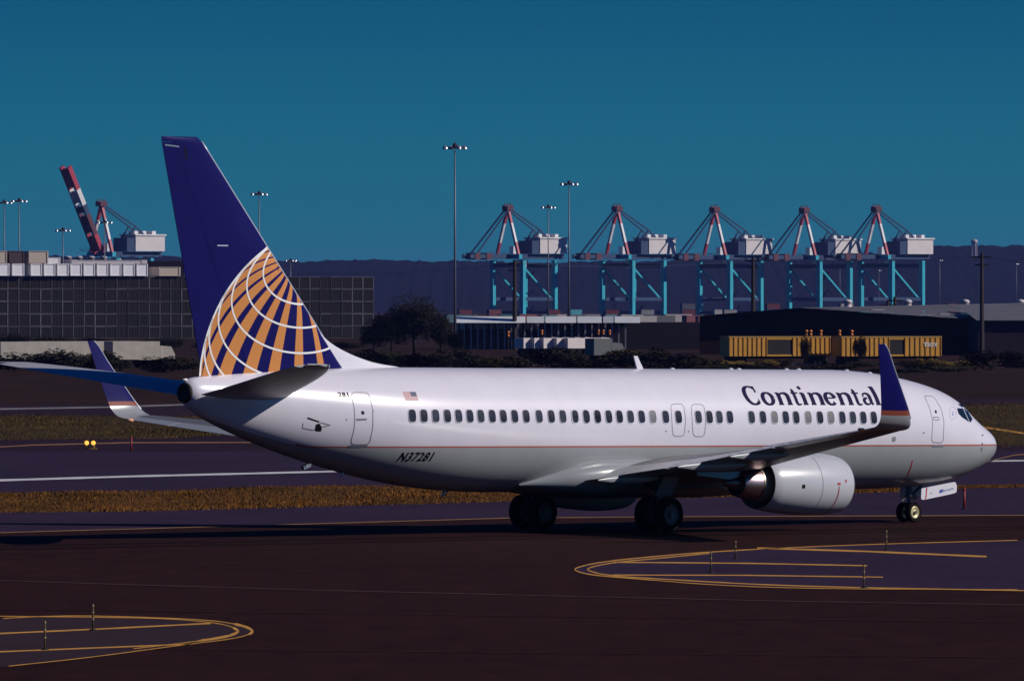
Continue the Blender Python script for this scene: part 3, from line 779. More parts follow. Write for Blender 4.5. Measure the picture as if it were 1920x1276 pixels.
# --- engines
for side in (-1, 1):
    ey, ez = side * 4.83, 1.50
    ax = (-1, 0, .02)
    o_ = (-12.95 + UO, ey, ez)
    mb = MB(); mb.rev([(.10, .93), (.3, .975), (.7, 1.02), (1.3, 1.045), (2.0, 1.035), (2.8, .985), (3.4, .92), (3.78, .865), (3.80, .85), (3.5, .84), (2.9, .86)], o_, ax, 48, 0, .965)
    cowl = mb.build('engine', GREY if False else paint_mat('cowl_paint', (.52, .53, .57)), plane, True, 60)
    cowl['label'] = 'right engine with bare metal core nozzle' if side < 0 else 'left engine hidden behind the belly'
    mb = MB(); mb.rev([(.14, .80), (.04, .815), (.0, .85), (.03, .895), (.104, .932)], o_, ax, 48, 0, .965); mb.build('inlet_lip', METAL, cowl, True)
    mb = MB(); mb.rev([(.14, .80), (.5, .78), (1.0, .79)], o_, ax, 32); mb.build('inlet_duct', DARK, cowl, True)
    mb = MB(); mb.rev([(.75, .01), (.95, .16), (1.1, .24), (1.1, .79)], o_, ax, 32); mb.build('fan', mat('fan_metal', (.12, .12, .13), .4, .6), cowl, True)
    mb = MB(); mb.rev([(2.9, .86), (2.9, .60)], o_, ax, 32); mb.build('fan_duct', DARK, cowl, True)
    mb = MB(); mb.rev([(2.9, .66), (3.5, .63), (3.95, .585), (4.0, .58)], o_, ax, 40); mb.build('core_cowl', mat('pale_core_metal', (.52, .47, .34), .4, .6), cowl, True)
    mb = MB(); mb.rev([(4.0, .56), (4.3, .52), (4.75, .435), (4.78, .41), (4.6, .40)], o_, ax, 40); mb.build('core_nozzle', HOT, cowl, True)
    mb = MB(); mb.rev([(4.5, .40), (4.5, .24), (4.9, .21), (5.3, .12), (5.45, .01)], o_, ax, 24); mb.build('exhaust_plug', mat('plug_metal', (.20, .16, .14), .4, .9), cowl, True)
    # pylon
    v = []
    for (u, z0, z1, hw) in ((-13.9, 2.40, 2.55, .03), (-14.8, 2.35, 2.66, .16), (-16.0, 2.2, 2.66, .20), (-17.0, 1.95, 2.5, .20), (-18.2, 1.72, 2.3, .18), (-19.6, 1.86, 2.1, .05)):
        v += [(u + UO, ey - hw, z0), (u + UO, ey + hw, z0), (u + UO, ey + hw * .8, z1), (u + UO, ey - hw * .8, z1)]
    f = []
    for i in range(5):
        for k in range(4): f.append((i * 4 + k, (i + 1) * 4 + k, (i + 1) * 4 + (k + 1) % 4, i * 4 + (k + 1) % 4))
    f += [(0, 1, 2, 3), (23, 22, 21, 20)]
    mb = MB(); mb.add(v, f); mb.build('pylon', GREY, cowl, True, 35)
    # cowl markings
    def cw(t, an, off=.008):
        r_ = interp([(.10, .93), (.3, .975), (.7, 1.02), (1.3, 1.045), (2.0, 1.035), (2.8, .985), (3.4, .92), (3.78, .865)], t)[0] + off
        sa = math.sin(an); sa = sa * .965 if sa < 0 else sa
        return Vector(o_) + Vector(ax).normalized() * t + Vector((0, side * math.cos(an), sa)) * r_
    def patch(nm, t0, t1, a0, a1, m_, n=6):
        vv = [cw(t0 + (t1 - t0) * i, a0 + (a1 - a0) * j / n) for j in range(n + 1) for i in (0, 1)]
        part(nm, vv, [(2 * j, 2 * j + 1, 2 * j + 3, 2 * j + 2) for j in range(n)], m_, cowl, True)
    patch('warning_line', .93, .96, R(-2), R(-62), REDM, 16)
    patch('warning_mark', .88, 1.02, R(1), R(5), REDM)
    patch('warning_mark', .55, .62, R(6), R(11), REDM)
    patch('cowl_vent', 2.55, 2.68, R(-7), R(0), BLK)
    # cowl latch joint
    patch('cowl_seam', 1.72, 1.735, R(60), R(-70), SEAM, 30)

# --- fin
FLE = lambda w: -37.26 + (12.45 - w) * (5.19 / 5.89)
FTE = lambda w: -37.02 - (w - 5.0) * (1.84 / 7.45)
def fin_half(u, w):
    le, te = FLE(w), FTE(w); ch = le - te; x = (le - u) / ch
    return naca(min(1, max(0, x)), .095) * ch + .012
def fin_loft(name, w0, w1, a, b, m, nw=12, nc=16, parent=None, tip=False):
    vv, ff_ = [], []
    rows = [w0 + (w1 - w0) * i / nw for i in range(nw + 1)]
    for w in rows:
        le, te = FLE(w), FTE(w); ch = le - te
        fr = [a + (b - a) * ((1 - math.cos(math.pi * j / nc)) / 2 if a == 0 else j / nc) for j in range(nc + 1)]
        for x in fr: vv.append((le - x * ch + UO, -fin_half(le - x * ch, w), w))
        for x in fr[::-1]: vv.append((le - x * ch + UO, fin_half(le - x * ch, w), w))
    n = 2 * (nc + 1)
    for i in range(nw):
        for j in range(n): ff_.append((i * n + j, i * n + (j + 1) % n, (i + 1) * n + (j + 1) % n, (i + 1) * n + j))
    ff_.append(tuple(range(n))); ff_.append(tuple(nw * n + k for k in range(n)))
    mb = MB(); mb.add(vv, ff_); return mb.build(name, m, parent, True, 40)
fin = fin_loft('tail_fin', 4.9, 12.28, 0, .70, NAVY, parent=plane)
fin_loft('rudder', 5.02, 12.27, .703, 1.0, NAVY, nc=8, parent=fin)
# fin cap with slightly rounded top
vv, ff_ = [], []
nc = 16
for w, k in ((12.28, 1), (12.36, .96), (12.42, .8), (12.45, .45)):
    le, te = FLE(12.28) - (w - 12.28) * 1.2, FTE(12.28) - (w - 12.28) * .1; ch = le - te
    fr = [(1 - math.cos(math.pi * j / nc)) / 2 for j in range(nc + 1)]
    for sg in (-1, 1):
        for x in (fr if sg < 0 else fr[::-1]): vv.append((le - x * ch + UO, sg * (naca(x, .095) * ch + .012) * k, w))
n = 2 * (nc + 1)
for i in range(3):
    for j in range(n): ff_.append((i * n + j, i * n + (j + 1) % n, (i + 1) * n + (j + 1) % n, (i + 1) * n + j))
ff_.append(tuple(3 * n + k for k in range(n)))
mb = MB(); mb.add(vv, ff_); mb.build('fin_cap', NAVY, fin, True, 50)
fin_edge = []
for i in range(21):
    w = 5.6 + (12.3 - 5.6) * i / 20; fin_edge.append((FLE(w) + UO + .012, 0, w))
mb = MB(); mb.tube(fin_edge, .042, 10); mb.build('fin_leading_edge', mat('edge_metal', (.55, .60, .66), .35, .3), fin, True)
# dorsal fin
DT = [(5.0, -27.6), (5.27, -28.2), (5.42, -29.4), (5.74, -30.65), (6.04, -31.4), (6.25, -31.75), (6.50, -32.05)]
vv, ff_ = [], []
nw_, nu_ = 24, 14
for i in range(nw_ + 1):
    w = 5.0 + 1.52 * (i / nw_); uf = interp(DT, w)[0]; ua = FLE(w) - .10
    uf = max(uf, ua + .02)
    tmax = min(.11, fin_half(ua, w) * .97) * (1 + max(0, 5.5 - w) * .6)
    col_ = [(uf + (ua - uf) * (k / nu_), tmax * math.sqrt(k / nu_)) for k in range(nu_ + 1)]
    for u, t_ in col_[::-1]: vv.append((u + UO, -t_, w))
    for u, t_ in col_[1:]: vv.append((u + UO, t_, w))
n = 2 * nu_ + 1
for i in range(nw_):
    for j in range(n - 1): ff_.append((i * n + j, i * n + j + 1, (i + 1) * n + j + 1, (i + 1) * n + j))
mb = MB(); mb.add(vv, ff_); mb.build('dorsal_fin', WHITE, fin, True)
# white skirt of the dorsal fillet below the blue
# gold globe
GC, GR, GP = (-32.4212, 4.7102), 4.7272, (-.0707, .8319)
p3 = Vector((GP[0], GP[1], math.sqrt(1 - GP[0]**2 - GP[1]**2)))
e1 = p3.cross(Vector((0, 0, 1))).normalized(); e2 = p3.cross(e1)
def gpt(lon, psi):
    n_ = p3 * math.cos(psi) + (e1 * math.cos(lon) + e2 * math.sin(lon)) * math.sin(psi)
    return GC[0] + GR * n_.x, GC[1] + GR * n_.y, n_.z
def psimax(lon):
    k = (e1 * math.cos(lon) + e2 * math.sin(lon)).z
    return math.atan2(p3.z, -k) if k < 0 else R(175)
def fin_decal(name, grid_v, grid_f, m, off):
    bm = bmesh.new(); V = [bm.verts.new((a, b, 0)) for a, b in grid_v]
    for q in grid_f:
        try: bm.faces.new([V[i] for i in q])
        except ValueError: pass
    # clip to the fin outline: leading edge, rudder edge and root
    le_d = Vector((FLE(12) - FLE(5), 7, 0)).normalized()
    nrm = Vector((le_d.y, -le_d.x, 0))
    if nrm.x < 0: nrm = -nrm
    for co, no in ((Vector((FLE(8) - .05, 8, 0)), nrm), (Vector((0, 4.98, 0)), Vector((0, -1, 0)))):
        bmesh.ops.bisect_plane(bm, geom=bm.verts[:] + bm.edges[:] + bm.faces[:], plane_co=co, plane_no=no, clear_outer=True)
    if not bm.faces: bm.free(); return
    cut(bm, .25)
    for v in bm.verts:
        u, w = v.co.x, v.co.y; v.co = Vector((u + UO, -(fin_half(u, w) + off), w))
    finish(bm, name, m, fin)
def gstripe(l0, l1):
    nl, npz = 6, 40
    gv, gf = [], []
    for i in range(nl + 1):
        lon = R(l0 + (l1 - l0) * i / nl); pm = min(psimax(lon), R(110))
        for j in range(npz + 1):
            ps = R(2) + (pm - R(2)) * j / npz; a, b, _ = gpt(lon, ps); gv.append((a, b))
    for i in range(nl):
        for j in range(npz): k = i * (npz + 1) + j; gf.append((k, k + 1, k + npz + 2, k + npz + 1))
    fin_decal('globe_meridian', gv, gf, GOLD, .006)
for c0, wd in ((-84.4, 4.8), (-100.3, 6.4), (-117.0, 7.6), (-133.2, 8.8), (-151.0, 10.4), (-168.6, 12.2), (-185.4, 12.6), (-201.5, 12.6), (-217.4, 12.4), (-232.8, 12.4), (-248, 12.4)):
    gstripe(c0 - wd / 2, c0 + wd / 2)
def gline(pts, th, nm):
    gv, gf = [], []
    for i, p in enumerate(pts):
        a = pts[max(0, i - 1)]; b = pts[min(len(pts) - 1, i + 1)]
        tx, ty = b[0] - a[0], b[1] - a[1]; l = math.hypot(tx, ty) or 1
        gv += [(p[0] - ty / l * th / 2, p[1] + tx / l * th / 2), (p[0] + ty / l * th / 2, p[1] - tx / l * th / 2)]
    for i in range(len(pts) - 1): gf.append((2 * i, 2 * i + 1, 2 * i + 3, 2 * i + 2))
    fin_decal(nm, gv, gf, LINEW, .011)
for ps in (23.6, 33.8, 44.0, 54.5, 64.0, 70.4):
    pts = []
    for k in range(181):
        lon = R(-260 + 200 * k / 180); a, b, z = gpt(lon, R(ps))
        if z > 0: pts.append((a, b))
    gline(pts, .062, 'globe_parallel')
gline([(GC[0] + GR * math.cos(R(a)), GC[1] + GR * math.sin(R(a))) for a in [85 + i * 1.2 for i in range(100)]], .07, 'globe_outline')
# red stencil marks on the fin
part('fin_marking', [Vector((u + UO, -(fin_half(u, w) + .006), w)) for u, w in ((-36.55, 9.05), (-36.1, 9.05), (-36.1, 9.09), (-36.55, 9.09))], [(0, 1, 2, 3)], mat('pale_blue_marking', (.42, .44, .62), .5), fin)
part('rudder_tip_plate', [Vector((u + UO, -(fin_half(u, w) + .012), w)) for u, w in ((-38.72, 12.20), (-38.15, 12.155), (-38.15, 12.11), (-38.70, 12.15))], [(0, 1, 2, 3)], METAL, fin)
part('rudder_balance_seam', [Vector((u + UO, -(fin_half(u, w) + .006), w)) for u, w in ((-37.95, 12.13), (-37.88, 12.13), (-37.80, 11.75), (-37.87, 11.73))], [(0, 1, 2, 3)], BLK, fin)

# --- horizontal stabilisers
ST = [(.30, -33.65, -37.55, 4.36, 4.34, .10), (.95, -34.1, -37.72, 4.45, 4.43, .10), (6.9, -38.15, -39.55, 5.33, 5.32, .09), (7.12, -38.5, -39.6, 5.36, 5.36, .05), (7.18, -38.9, -39.6, 5.37, 5.37, .03)]
def stab_loft(name, v0, v1, a, b, m, side, parent, nv=10, nc=12):
    vv, ff_ = [], []
    for i in range(nv + 1):
        vy = v0 + (v1 - v0) * i / nv; le, te, zl, zt, t = interp(ST, vy); ch = le - te
        fr = [a + (b - a) * ((1 - math.cos(math.pi * j / nc)) / 2 if a == 0 else j / nc) for j in range(nc + 1)]
        for x in fr: vv.append((le - x * ch + UO, side * vy, zl + naca(x, t) * ch + .01))
        for x in fr[::-1]: vv.append((le - x * ch + UO, side * vy, zl - naca(x, t) * ch - .01))
    n = 2 * (nc + 1)
    for i in range(nv):
        for j in range(n): ff_.append((i * n + j, i * n + (j + 1) % n, (i + 1) * n + (j + 1) % n, (i + 1) * n + j))
    ff_.append(tuple(range(n))); ff_.append(tuple(nv * n + k for k in range(n)))
    mb = MB(); mb.add(vv, ff_); return mb.build(name, m, parent, True, 40)
for side in (-1, 1):
    stab = stab_loft('horizontal_stabilizer', .30, 7.18, 0, .70, STABC, side, plane, nv=16)
    stab['label'] = 'right tailplane seen from below' if side < 0 else 'left tailplane in the shade of the fin'
    stab_loft('elevator', .60, 6.75, .705, 1.0, STABC, side, stab)
    stab_loft('stabilizer_leading_edge', 1.0, 6.9, 0, .05, METAL, side, stab, nv=10, nc=6)

# --- tail cone end, antennas, lights
mb = MB(); mb.rev([(-.02, .33), (.06, .31), (.10, .25), (.03, .20), (.02, .001)], (-37.76 + UO, 0, 4.46), (-1, 0, .05), 24); mb.build('exhaust_outlet', mat('apu_metal_shaded', (.025, .018, .016), .6, .2), fus, True)  # outlet; its dark cap also paints the shade on the cone's aft face
mb = MB(); mb.tube([(-37.7 + UO, 0, 4.86), (-37.86 + UO, 0, 4.86)], [.05, .03], 8); mb.build('tail_light', mat('lamp_glass', (.8, .75, .7), .1), fus, True)
def blade(px, py_top, py_base, wd, lean, nm='blade_antenna'):
    b = on_plane_v(px, py_base, 0); h_ = (py_base - py_top) / 57.0
    v = [(b.x - wd / 2, -.03, b.z - .05), (b.x + wd / 2, -.03, b.z - .05), (b.x + wd / 2, .03, b.z - .05), (b.x - wd / 2, .03, b.z - .05),
         (b.x - wd / 2 - lean, -.012, b.z + h_), (b.x + wd / 2 * .1 - lean, -.012, b.z + h_), (b.x + wd / 2 * .1 - lean, .012, b.z + h_), (b.x - wd / 2 - lean, .012, b.z + h_)]
    mb = MB(); mb.add(v, [(0, 3, 2, 1), (4, 5, 6, 7), (0, 1, 5, 4), (1, 2, 6, 5), (2, 3, 7, 6), (3, 0, 4, 7)]); mb.build(nm, WHITE, fus)
blade(1201, 667, 692, .30, .18)
for x in (1260, 1370, 1385, 1474, 1497, 1587, 1630):
    b = on_plane_v(x, 696, 0); t_ = FSEC(b.x - UO)[0]
    mb = MB(); mb.rev([(0, .10), (.03, .085), (.05, .04), (.055, .003)], (b.x, 0, t_ - .01), (0, 0, 1), 12); mb.build('roof_antenna', WHITE, fus, True)
mb = MB(); mb.tube([(-31.0 + UO, -.25, 2.0), (-31.25 + UO, -.25, 1.78)], [.05, .02], 8); mb.build('drain_mast', METAL, fus, True)
mb = MB(); mb.bar((-32.3 + UO, 0, 2.2), (-32.62 + UO, 0, 2.08), .10, .12); mb.build('tail_skid', METAL, fus)
mb = MB(); mb.tube([(-26.2 + UO, 0, 1.36), (-26.4 + UO, 0, 1.12)], [.10, .02], 8); mb.build('blade_antenna', METAL, fus, True)

# --- landing gear
def wheel(parent, x, y, z, r, wd, hubm, side):
    mb = MB(); mb.rev([(-wd / 2 * .55, r * .56), (-wd / 2, r * .72), (-wd / 2, r * .86), (-wd / 2 * .7, r * .98), (0, r), (wd / 2 * .7, r * .98), (wd / 2, r * .86), (wd / 2, r * .72), (wd / 2 * .55, r * .56)], (x, y, z), (0, 1, 0), 32)
    t_ = mb.build('tyre', RUB, parent, True)
    mb = MB()
    for sg in (-1, 1):
        a_ = wd / 2
        mb.rev([(sg * a_ * .72, r * .60), (sg * a_ * .80, r * .54), (sg * a_ * .58, r * .46), (sg * a_ * .50, r * .26), (sg * a_ * .72, r * .20), (sg * a_ * .74, .005)], (x, y, z), (0, 1, 0), 28)
    mb.build('hub', hubm, parent, True, 50)
for side in (-1, 1):
    gx, gy = -19.28 + UO, side * 2.86
    mb = MB()
    mb.tube([(gx, gy, 2.0), (gx, gy, 1.15)], .15, 14); mb.tube([(gx, gy, 1.2), (gx, gy, .56)], .095, 14)
    mb.tube([(gx, gy - .62, .56), (gx, gy + .62, .56)], .085, 12)
    mb.tube([(gx, gy, 1.3), (gx, gy - side * 1.4, 1.95)], .07, 10)
    mb.tube([(gx - .12, gy, 1.2), (gx - .42, gy, .9), (gx - .1, gy, .6)], .05, 8)
    mb.tube([(gx + .1, gy, 1.25), (gx + .9, gy, 2.0)], .06, 8)
    gear = mb.build('main_landing_gear', STRUT, plane, True, 40)
    for dy in (-.43, .43): wheel(gear, gx, gy + dy, .565, .565, .41, HUBW, side)
    # gear leg door hinged under the wing
    mb = MB(); mb.bar((gx - .10, gy + side * .30, 1.18), (gx - .10, gy + side * .78, 2.0), .75, .03); mb.build('gear_door', GREY, gear)
gx = -4.02 + UO; zb = 15.6 * math.tan(PIT)
mb = MB()
mb.tube([(gx, 0, 1.7), (gx, 0, 1.0)], .11, 14); mb.tube([(gx, 0, 1.1), (gx, 0, zb + .34)], .07, 14); mb.tube([(gx, -.34, zb + .34), (gx, .34, zb + .34)], .06, 12)
mb.tube([(gx + .05, 0, 1.0), (gx + .9, 0, 1.55)], .05, 8); mb.tube([(gx - .1, 0, 1.1), (gx - .33, 0, .85), (gx - .05, 0, .55)], .035, 8)
ng = mb.build('nose_landing_gear', STRUT, plane, True, 40)
for dy in (-.215, .215): wheel(ng, gx, dy, zb + .342, .342, .20, HUBY, -1)
mb = MB(); mb.rev([(0, .09), (.08, .10), (.10, .0)], (gx + .12, -.12, 1.0), (1, 0, 0), 12); mb.build('taxi_light', METAL, ng, True)
# nose gear doors: outline read off on the door's own upright plane
ZD = lambda x, y: (1720 + x / 23.2, 890 + y / 23.2)
dpoly = rrect([ZD(150, 1105), ZD(165, 585), ZD(400, 535), ZD(1640, 290), ZD(1710, 480), ZD(1690, 775)], .16, 3)
for side in (-1, 1):
    P = [on_plane_v(x, y, -.48) for x, y in dpoly]
    for p in P: p.z += (.02 if side > 0 else 0)
    n = len(P)
    v = [Vector((p.x, side * .48 - .015, p.z)) for p in P] + [Vector((p.x, side * .48 + .015, p.z)) for p in P]
    f = [tuple(range(n)), tuple(range(n, 2 * n))[::-1]] + [(i, (i + 1) % n, n + (i + 1) % n, n + i) for i in range(n)]
    mb = MB(); mb.add(v, f); nd = mb.build('nose_gear_door', WHITE, plane)
    if side < 0:
        def dq(nm, poly, m_, off=.004):
            bm = bmesh.new(); bm.faces.new([bm.verts.new(on_plane_v(x, y, -.495 - off)) for x, y in poly]); finish(bm, nm, m_, nd, False)
        dq('door_stripe', [ZD(385, 545), ZD(440, 535), ZD(420, 800), ZD(385, 1040), ZD(335, 1045), ZD(372, 800)], REDM)
        dq('door_emblem', [ZD(940, 770), ZD(990, 640), ZD(1110, 610), ZD(1115, 730), ZD(1010, 790)], BLUEM)
        bm = font_mesh('hrson', .1, .01)
        q0, q1, q2 = ZD(1130, 750), ZD(1570, 630), ZD(1130, 620)
        for v_ in bm.verts:
            a, b = v_.co.x, v_.co.y
            v_.co = on_plane_v(q0[0] + (q1[0] - q0[0]) * a + (q2[0] - q0[0]) * b, q0[1] + (q1[1] - q0[1]) * a + (q2[1] - q0[1]) * b, -.500)
        finish(bm, 'door_lettering', BLUEM, nd, False)
        dq('door_number', [ZD(560, 760), ZD(640, 745), ZD(645, 815), ZD(565, 830)], mat('faint_grey_marking', (.42, .42, .45), .5))

# ------------------------------------------------------------------ background: far hills
HILL = ground_mat('wooded_hill', (.003, .003, .003), (.013, .010, .010), .02, (1, 1, 1), fine=.12, spec=.05)
rng = random.Random(3)
def hill(name, Y, prof, amp, m, depth=900, step=6):
    xs = list(range(-4200, 5600, step)); v = []; f = []
    ph = [rng.uniform(0, 6.28) for _ in range(6)]
    for i, x in enumerate(xs):
        py = interp(prof, x)[0]
        bumpy = amp * (math.sin(x * .031 + ph[0]) * .6 + math.sin(x * .083 + ph[1]) * .5 + math.sin(x * .21 + ph[2]) * .35 + rng.uniform(-.8, .8))
        top = Z_(py + bumpy, Y)
        for k, (dz, dy) in enumerate(((0, -1.0), (.35, -.66), (.72, -.34), (1.0, 0), (.55, .6), (0, 1.1))):
            zj = dz + (rng.uniform(-.02, .02) if 0 < k < 3 else 0)
            v.append((X_(x, Y), Y + dy * depth, top * zj - (1 if dz == 0 else 0)))
    n = 6
    for i in range(len(xs) - 1):
        for k in range(n - 1): f.append((i * n + k, (i + 1) * n + k, (i + 1) * n + k + 1, i * n + k + 1))
    return tag(part(name, v, f, m, None, True), kind='structure')
hill('hills', 9000, [(-700, 478), (300, 482), (560, 490), (640, 486), (720, 488), (860, 489), (1000, 492), (1300, 486), (1600, 474), (1760, 462), (1840, 459), (1920, 462), (2700, 468)], 2.0, HILL)
# water tower on the ridge
t = empty('water_tower', (X_(1827, 8800), 8800, Z_(470, 8800)))
tag(t, 'small water tower standing alone on the ridge of the hills', 'tower')
mb = MB()
for a in range(6): mb.tube([(2.5 * math.cos(a), 2.5 * math.sin(a), -6), (2.2 * math.cos(a), 2.2 * math.sin(a), 7)], .5, 6)
mb.build('leg', mat('tower_grey', (.35, .30, .34), .6), t)
mb = MB(); mb.rev([(0, .1), (.6, 2.4), (1.6, 3.2), (3.4, 3.2), (4.4, 2.2), (5.0, .1)], (0, 0, 6.2), (0, 0, 1), 16); mb.build('tank', mat('tower_tank', (.5, .40, .42), .5), t, True)

# ------------------------------------------------------------------ ship-to-shore cranes
CY = mat('crane_cyan', (.03, .40, .52), .5, 0, .4, .15, .3)
CN = mat('crane_dark_blue', (.02, .05, .12), .6, 0, .4, .15, .3)
CR = mat('crane_red', (.42, .045, .07), .5, 0, .4, .15, .3)
CW = mat('crane_white', (.72, .70, .70), .5, 0, .4, .1, .3)
CP = mat('crane_house', (.66, .60, .60), .6, 0, .4, .08, .3)
CM = mat('crane_maroon', (.10, .02, .03), .6)
def crane_mesh(raised=False):
    t = empty('dock_crane', (0, 0, 0))
    g, b = 10.6, 10.0
    for x in (-g, g):
        for y in (-b, b):
            mb = MB(); mb.bar((x, y, 0), (x, y, 28.2), 1.9, 2.3, up=(0, 1, 0)); mb.bar((x, y, 0), (x, y, 1.6), 3.0, 3.6, up=(0, 1, 0)); mb.build('leg', CY, t)
    for x in (-g, g):
        mb = MB(); mb.bar((x, -b + 1.0, 25.8), (x, b - 1.0, 25.8), 1.2, 2.0); mb.build('cross_beam', CN, t)
        mb = MB(); mb.bar((x, -b + 1.0, 3.6), (x, b - 1.0, 3.6), 1.2, 1.6); mb.build('sill_beam', CN, t)
    for y in (-b, b):
        mb = MB(); mb.bar((-g + 1, y, 10.0), (g - 1, y, 10.0), 1.0, 1.6); mb.build('portal_beam', CN, t)
        mb = MB(); mb.bar((-g + .9, y, 24.5), (g - .9, y, 9.0), .75, .9); mb.build('brace', CY, t)
    # main girder on the land side, boom over the water
    mb = MB()
    for y in (-2.4, 2.4): mb.bar((-12, y, 30.0), (24, y, 30.0), 1.0, 2.2)
    for i in range(13): mb.bar((-12 + i * 3, -2.4, 30), (-12 + i * 3, 2.4, 30), .5, .5)
    mb.build('girder', CN, t)
    bl = 26.0
    bm_ = []
    if not raised:
        mb = MB()
        for y in (-2.4, 2.4): mb.bar((-12.2, y, 30.0), (-12 - bl, y, 30.0), .9, 2.0)
        for i in range(9): mb.bar((-12 - i * 3.1, -2.4, 30), (-12 - i * 3.1, 2.4, 30), .5, .5)
        mb.build('boom', CN, t)
        for x in (-26, -33.5): mb = MB(); mb.box(x - 1.6, x + 1.6, -3.2, 3.2, 28.4, 31.6); mb.build('boom_block', CM, t)
    else:
        for i, (a, q, mm) in enumerate(((0, .22, CR), (.22, .45, CM), (.45, .56, CN), (.56, .74, CW), (.74, 1.0, CR))):
            d = Vector((-math.cos(R(62)), 0, math.sin(R(62)))) * 44; p0 = Vector((-12, 0, 30.5))
            mb = MB()
            for y in (-2.4, 2.4): mb.bar(p0 + d * a + Vector((0, y, 0)), p0 + d * q + Vector((0, y, 0)), 1.2, 2.4)
            mb.bar(p0 + d * (a + .02), p0 + d * (q - .02), 3.4, .5)
            mb.build('boom', mm, t)
    # A-frame with red and white bands
    top = Vector((-10.6, 0, 52.6))
    for y in (-7.2, 7.2):
        p = Vector((-10.6, y, 30.6))
        for a, q, mm in ((0, .27, CR), (.27, .68, CW), (.68, .985, CR)):
            mb = MB(); mb.bar(p.lerp(top, a), p.lerp(top, q), 1.25, 1.25); mb.build('mast_leg', mm, t)
    mb = MB(); mb.box(-12.6, -8.6, -1.8, 1.8, 51.6, 53.6); mb.bar((-13.4, 0, 53.8), (-7.8, 0, 53.8), 1.2, .5)
    for x in (-12.4, -10.6, -8.8): mb.bar((x, 0, 53.6), (x, 0, 55.2), .35, .35)
    mb.build('mast_head', CM, t)
    mb = MB(); mb.box(-11.6, -9.6, -8.6, 8.6, 28.9, 31.0); mb.build('portal_frame', CY, t)
    # stays
    for y in (-2.2, 2.2):
        mb = MB(); k = Vector((8.6, y, 42.6))
        mb.bar(top + Vector((0, y * .5, 0)), k, .62, .62); mb.bar(k, (24.5, y, 31.2), .62, .62); mb.bar(k, (1.8, y, 35.0), .62, .62); mb.build('back_stay', CN, t)
        if not raised:
            mb = MB(); mb.bar(top + Vector((0, y * .5, 0)), (-33, y, 31.2), .6, .6); mb.build('fore_stay', CN, t)
    # machinery house, cabin, ladders
    mb = MB(); mb.box(6.0, 24.0, -5.0, 5.0, 31.4, 38.4); mb.build('machinery_house', CP, t)
    mb = MB(); mb.box(5.4, 24.6, -5.5, 5.5, 38.4, 39.1)
    for x in (8, 13, 19): mb.box(x, x + 2.2, -2, 2, 39.1, 40.6)
    mb.build('house_roof', CW, t)
    mb = MB(); mb.box(1.0, 5.9, -4.6, 4.6, 31.2, 37.4); mb.build('winch_house', CN, t)
    mb = MB(); mb.box(-8.2, -5.4, -1.4, 1.4, 31.2, 34.8); mb.build('service_cabin', CW, t)
    mb = MB(); mb.box(-3.4, .2, -1.6, 1.6, 24.6, 28.6); mb.build('trolley_cabin', CW, t)
    mb = MB()
    for i in range(6): mb.bar((g + 2.2, b, 3 + i * 4), (g + 2.2, b - 4 + 8 * (i % 2), 7 + i * 4), .5, .5)
    mb.bar((-20, 4.2, 31.6), (20, 4.2, 31.6), .25, .25); mb.bar((-20, 4.2, 32.6), (20, 4.2, 32.6), .12, .12)
    mb.build('walkway', CN, t)
    return t
cr0 = crane_mesh()
names = ['leftmost of five cyan dock cranes with lowered booms', 'second lowered-boom dock crane from the tall lamp mast', 'middle one of the five lowered-boom dock cranes', 'second lowered-boom dock crane from the right-hand end', 'rightmost lowered-boom dock crane']
YAW = R(45)
def place_crane(c, px_apex, py_apex, Y):
    s = (Z_(py_apex, Y)) / 55.2
    c.scale = (s, s, s); c.rotation_euler = (0, 0, YAW)
    off = Matrix.Rotation(YAW, 3, 'Z') @ Vector((-10.6 * s, 0, 0))
    c.location = (X_(px_apex, Y) - off.x, Y - off.y, 0)
for i, (px, py, Y) in enumerate(((952, 380, 4200), (1157, 381, 4215), (1340, 383, 4230), (1508, 384, 4245), (1643, 382, 4260))):
    c = cr0 if i == 0 else copy_tree(cr0)
    place_crane(c, px, py, Y)
    tag(c, names[i], 'crane', 'dock cranes along the port')
c = crane_mesh(True); place_crane(c, 190, 372, 4200)
tag(c, 'dock crane left of the blue tail with its red and white boom raised', 'crane', 'dock cranes along the port')

# ------------------------------------------------------------------ lamp masts
POLE = mat('galvanised_pole', (.16, .16, .19), .5, .3)
LAMP = mat('lamp_housing', (.55, .53, .55), .25, .6)
LAMPD = mat('lamp_housing_dark', (.03, .02, .03), .5)
def mast(px, py, label, zt=30.0, heads=4, r=1.5):
    Y = (zt - H) * F / (YH - py)
    t = empty('lamp_mast', (X_(px, Y), Y, 0))
    mb = MB(); mb.tube([(0, 0, 0), (0, 0, zt * .5), (0, 0, zt)], [.20, .15, .09], 10); mb.build('pole', POLE, t, True)
    mb = MB()
    for k in range(16):
        a, b = 2 * math.pi * k / 16, 2 * math.pi * (k + 1) / 16
        mb.bar((r * .7 * math.cos(a), r * .7 * math.sin(a), zt - .2), (r * .7 * math.cos(b), r * .7 * math.sin(b), zt - .2), .16, .16)
    for k in range(4): a = math.pi * k / 2; mb.bar((0, 0, zt - .2), (r * .7 * math.cos(a), r * .7 * math.sin(a), zt - .2), .12, .12)
    mb.rev([(0, .35), (.5, .35), (.8, .1)], (0, 0, zt - .3), (0, 0, 1), 8)
    mb.build('head_ring', LAMPD, t)
    for k in range(heads):
        a = 2 * math.pi * (k + .25) / heads; c_ = Vector((r * math.cos(a), r * math.sin(a), zt - .45))
        mb = MB(); mb.rev([(0, .42), (.2, .38), (.4, .26), (.52, .1), (.53, .005)], c_, (0, 0, 1), 12); mb.build('floodlight', LAMP, t, True)
    tag(t, label, 'lamp mast', 'high lamp masts behind the airfield'); return t
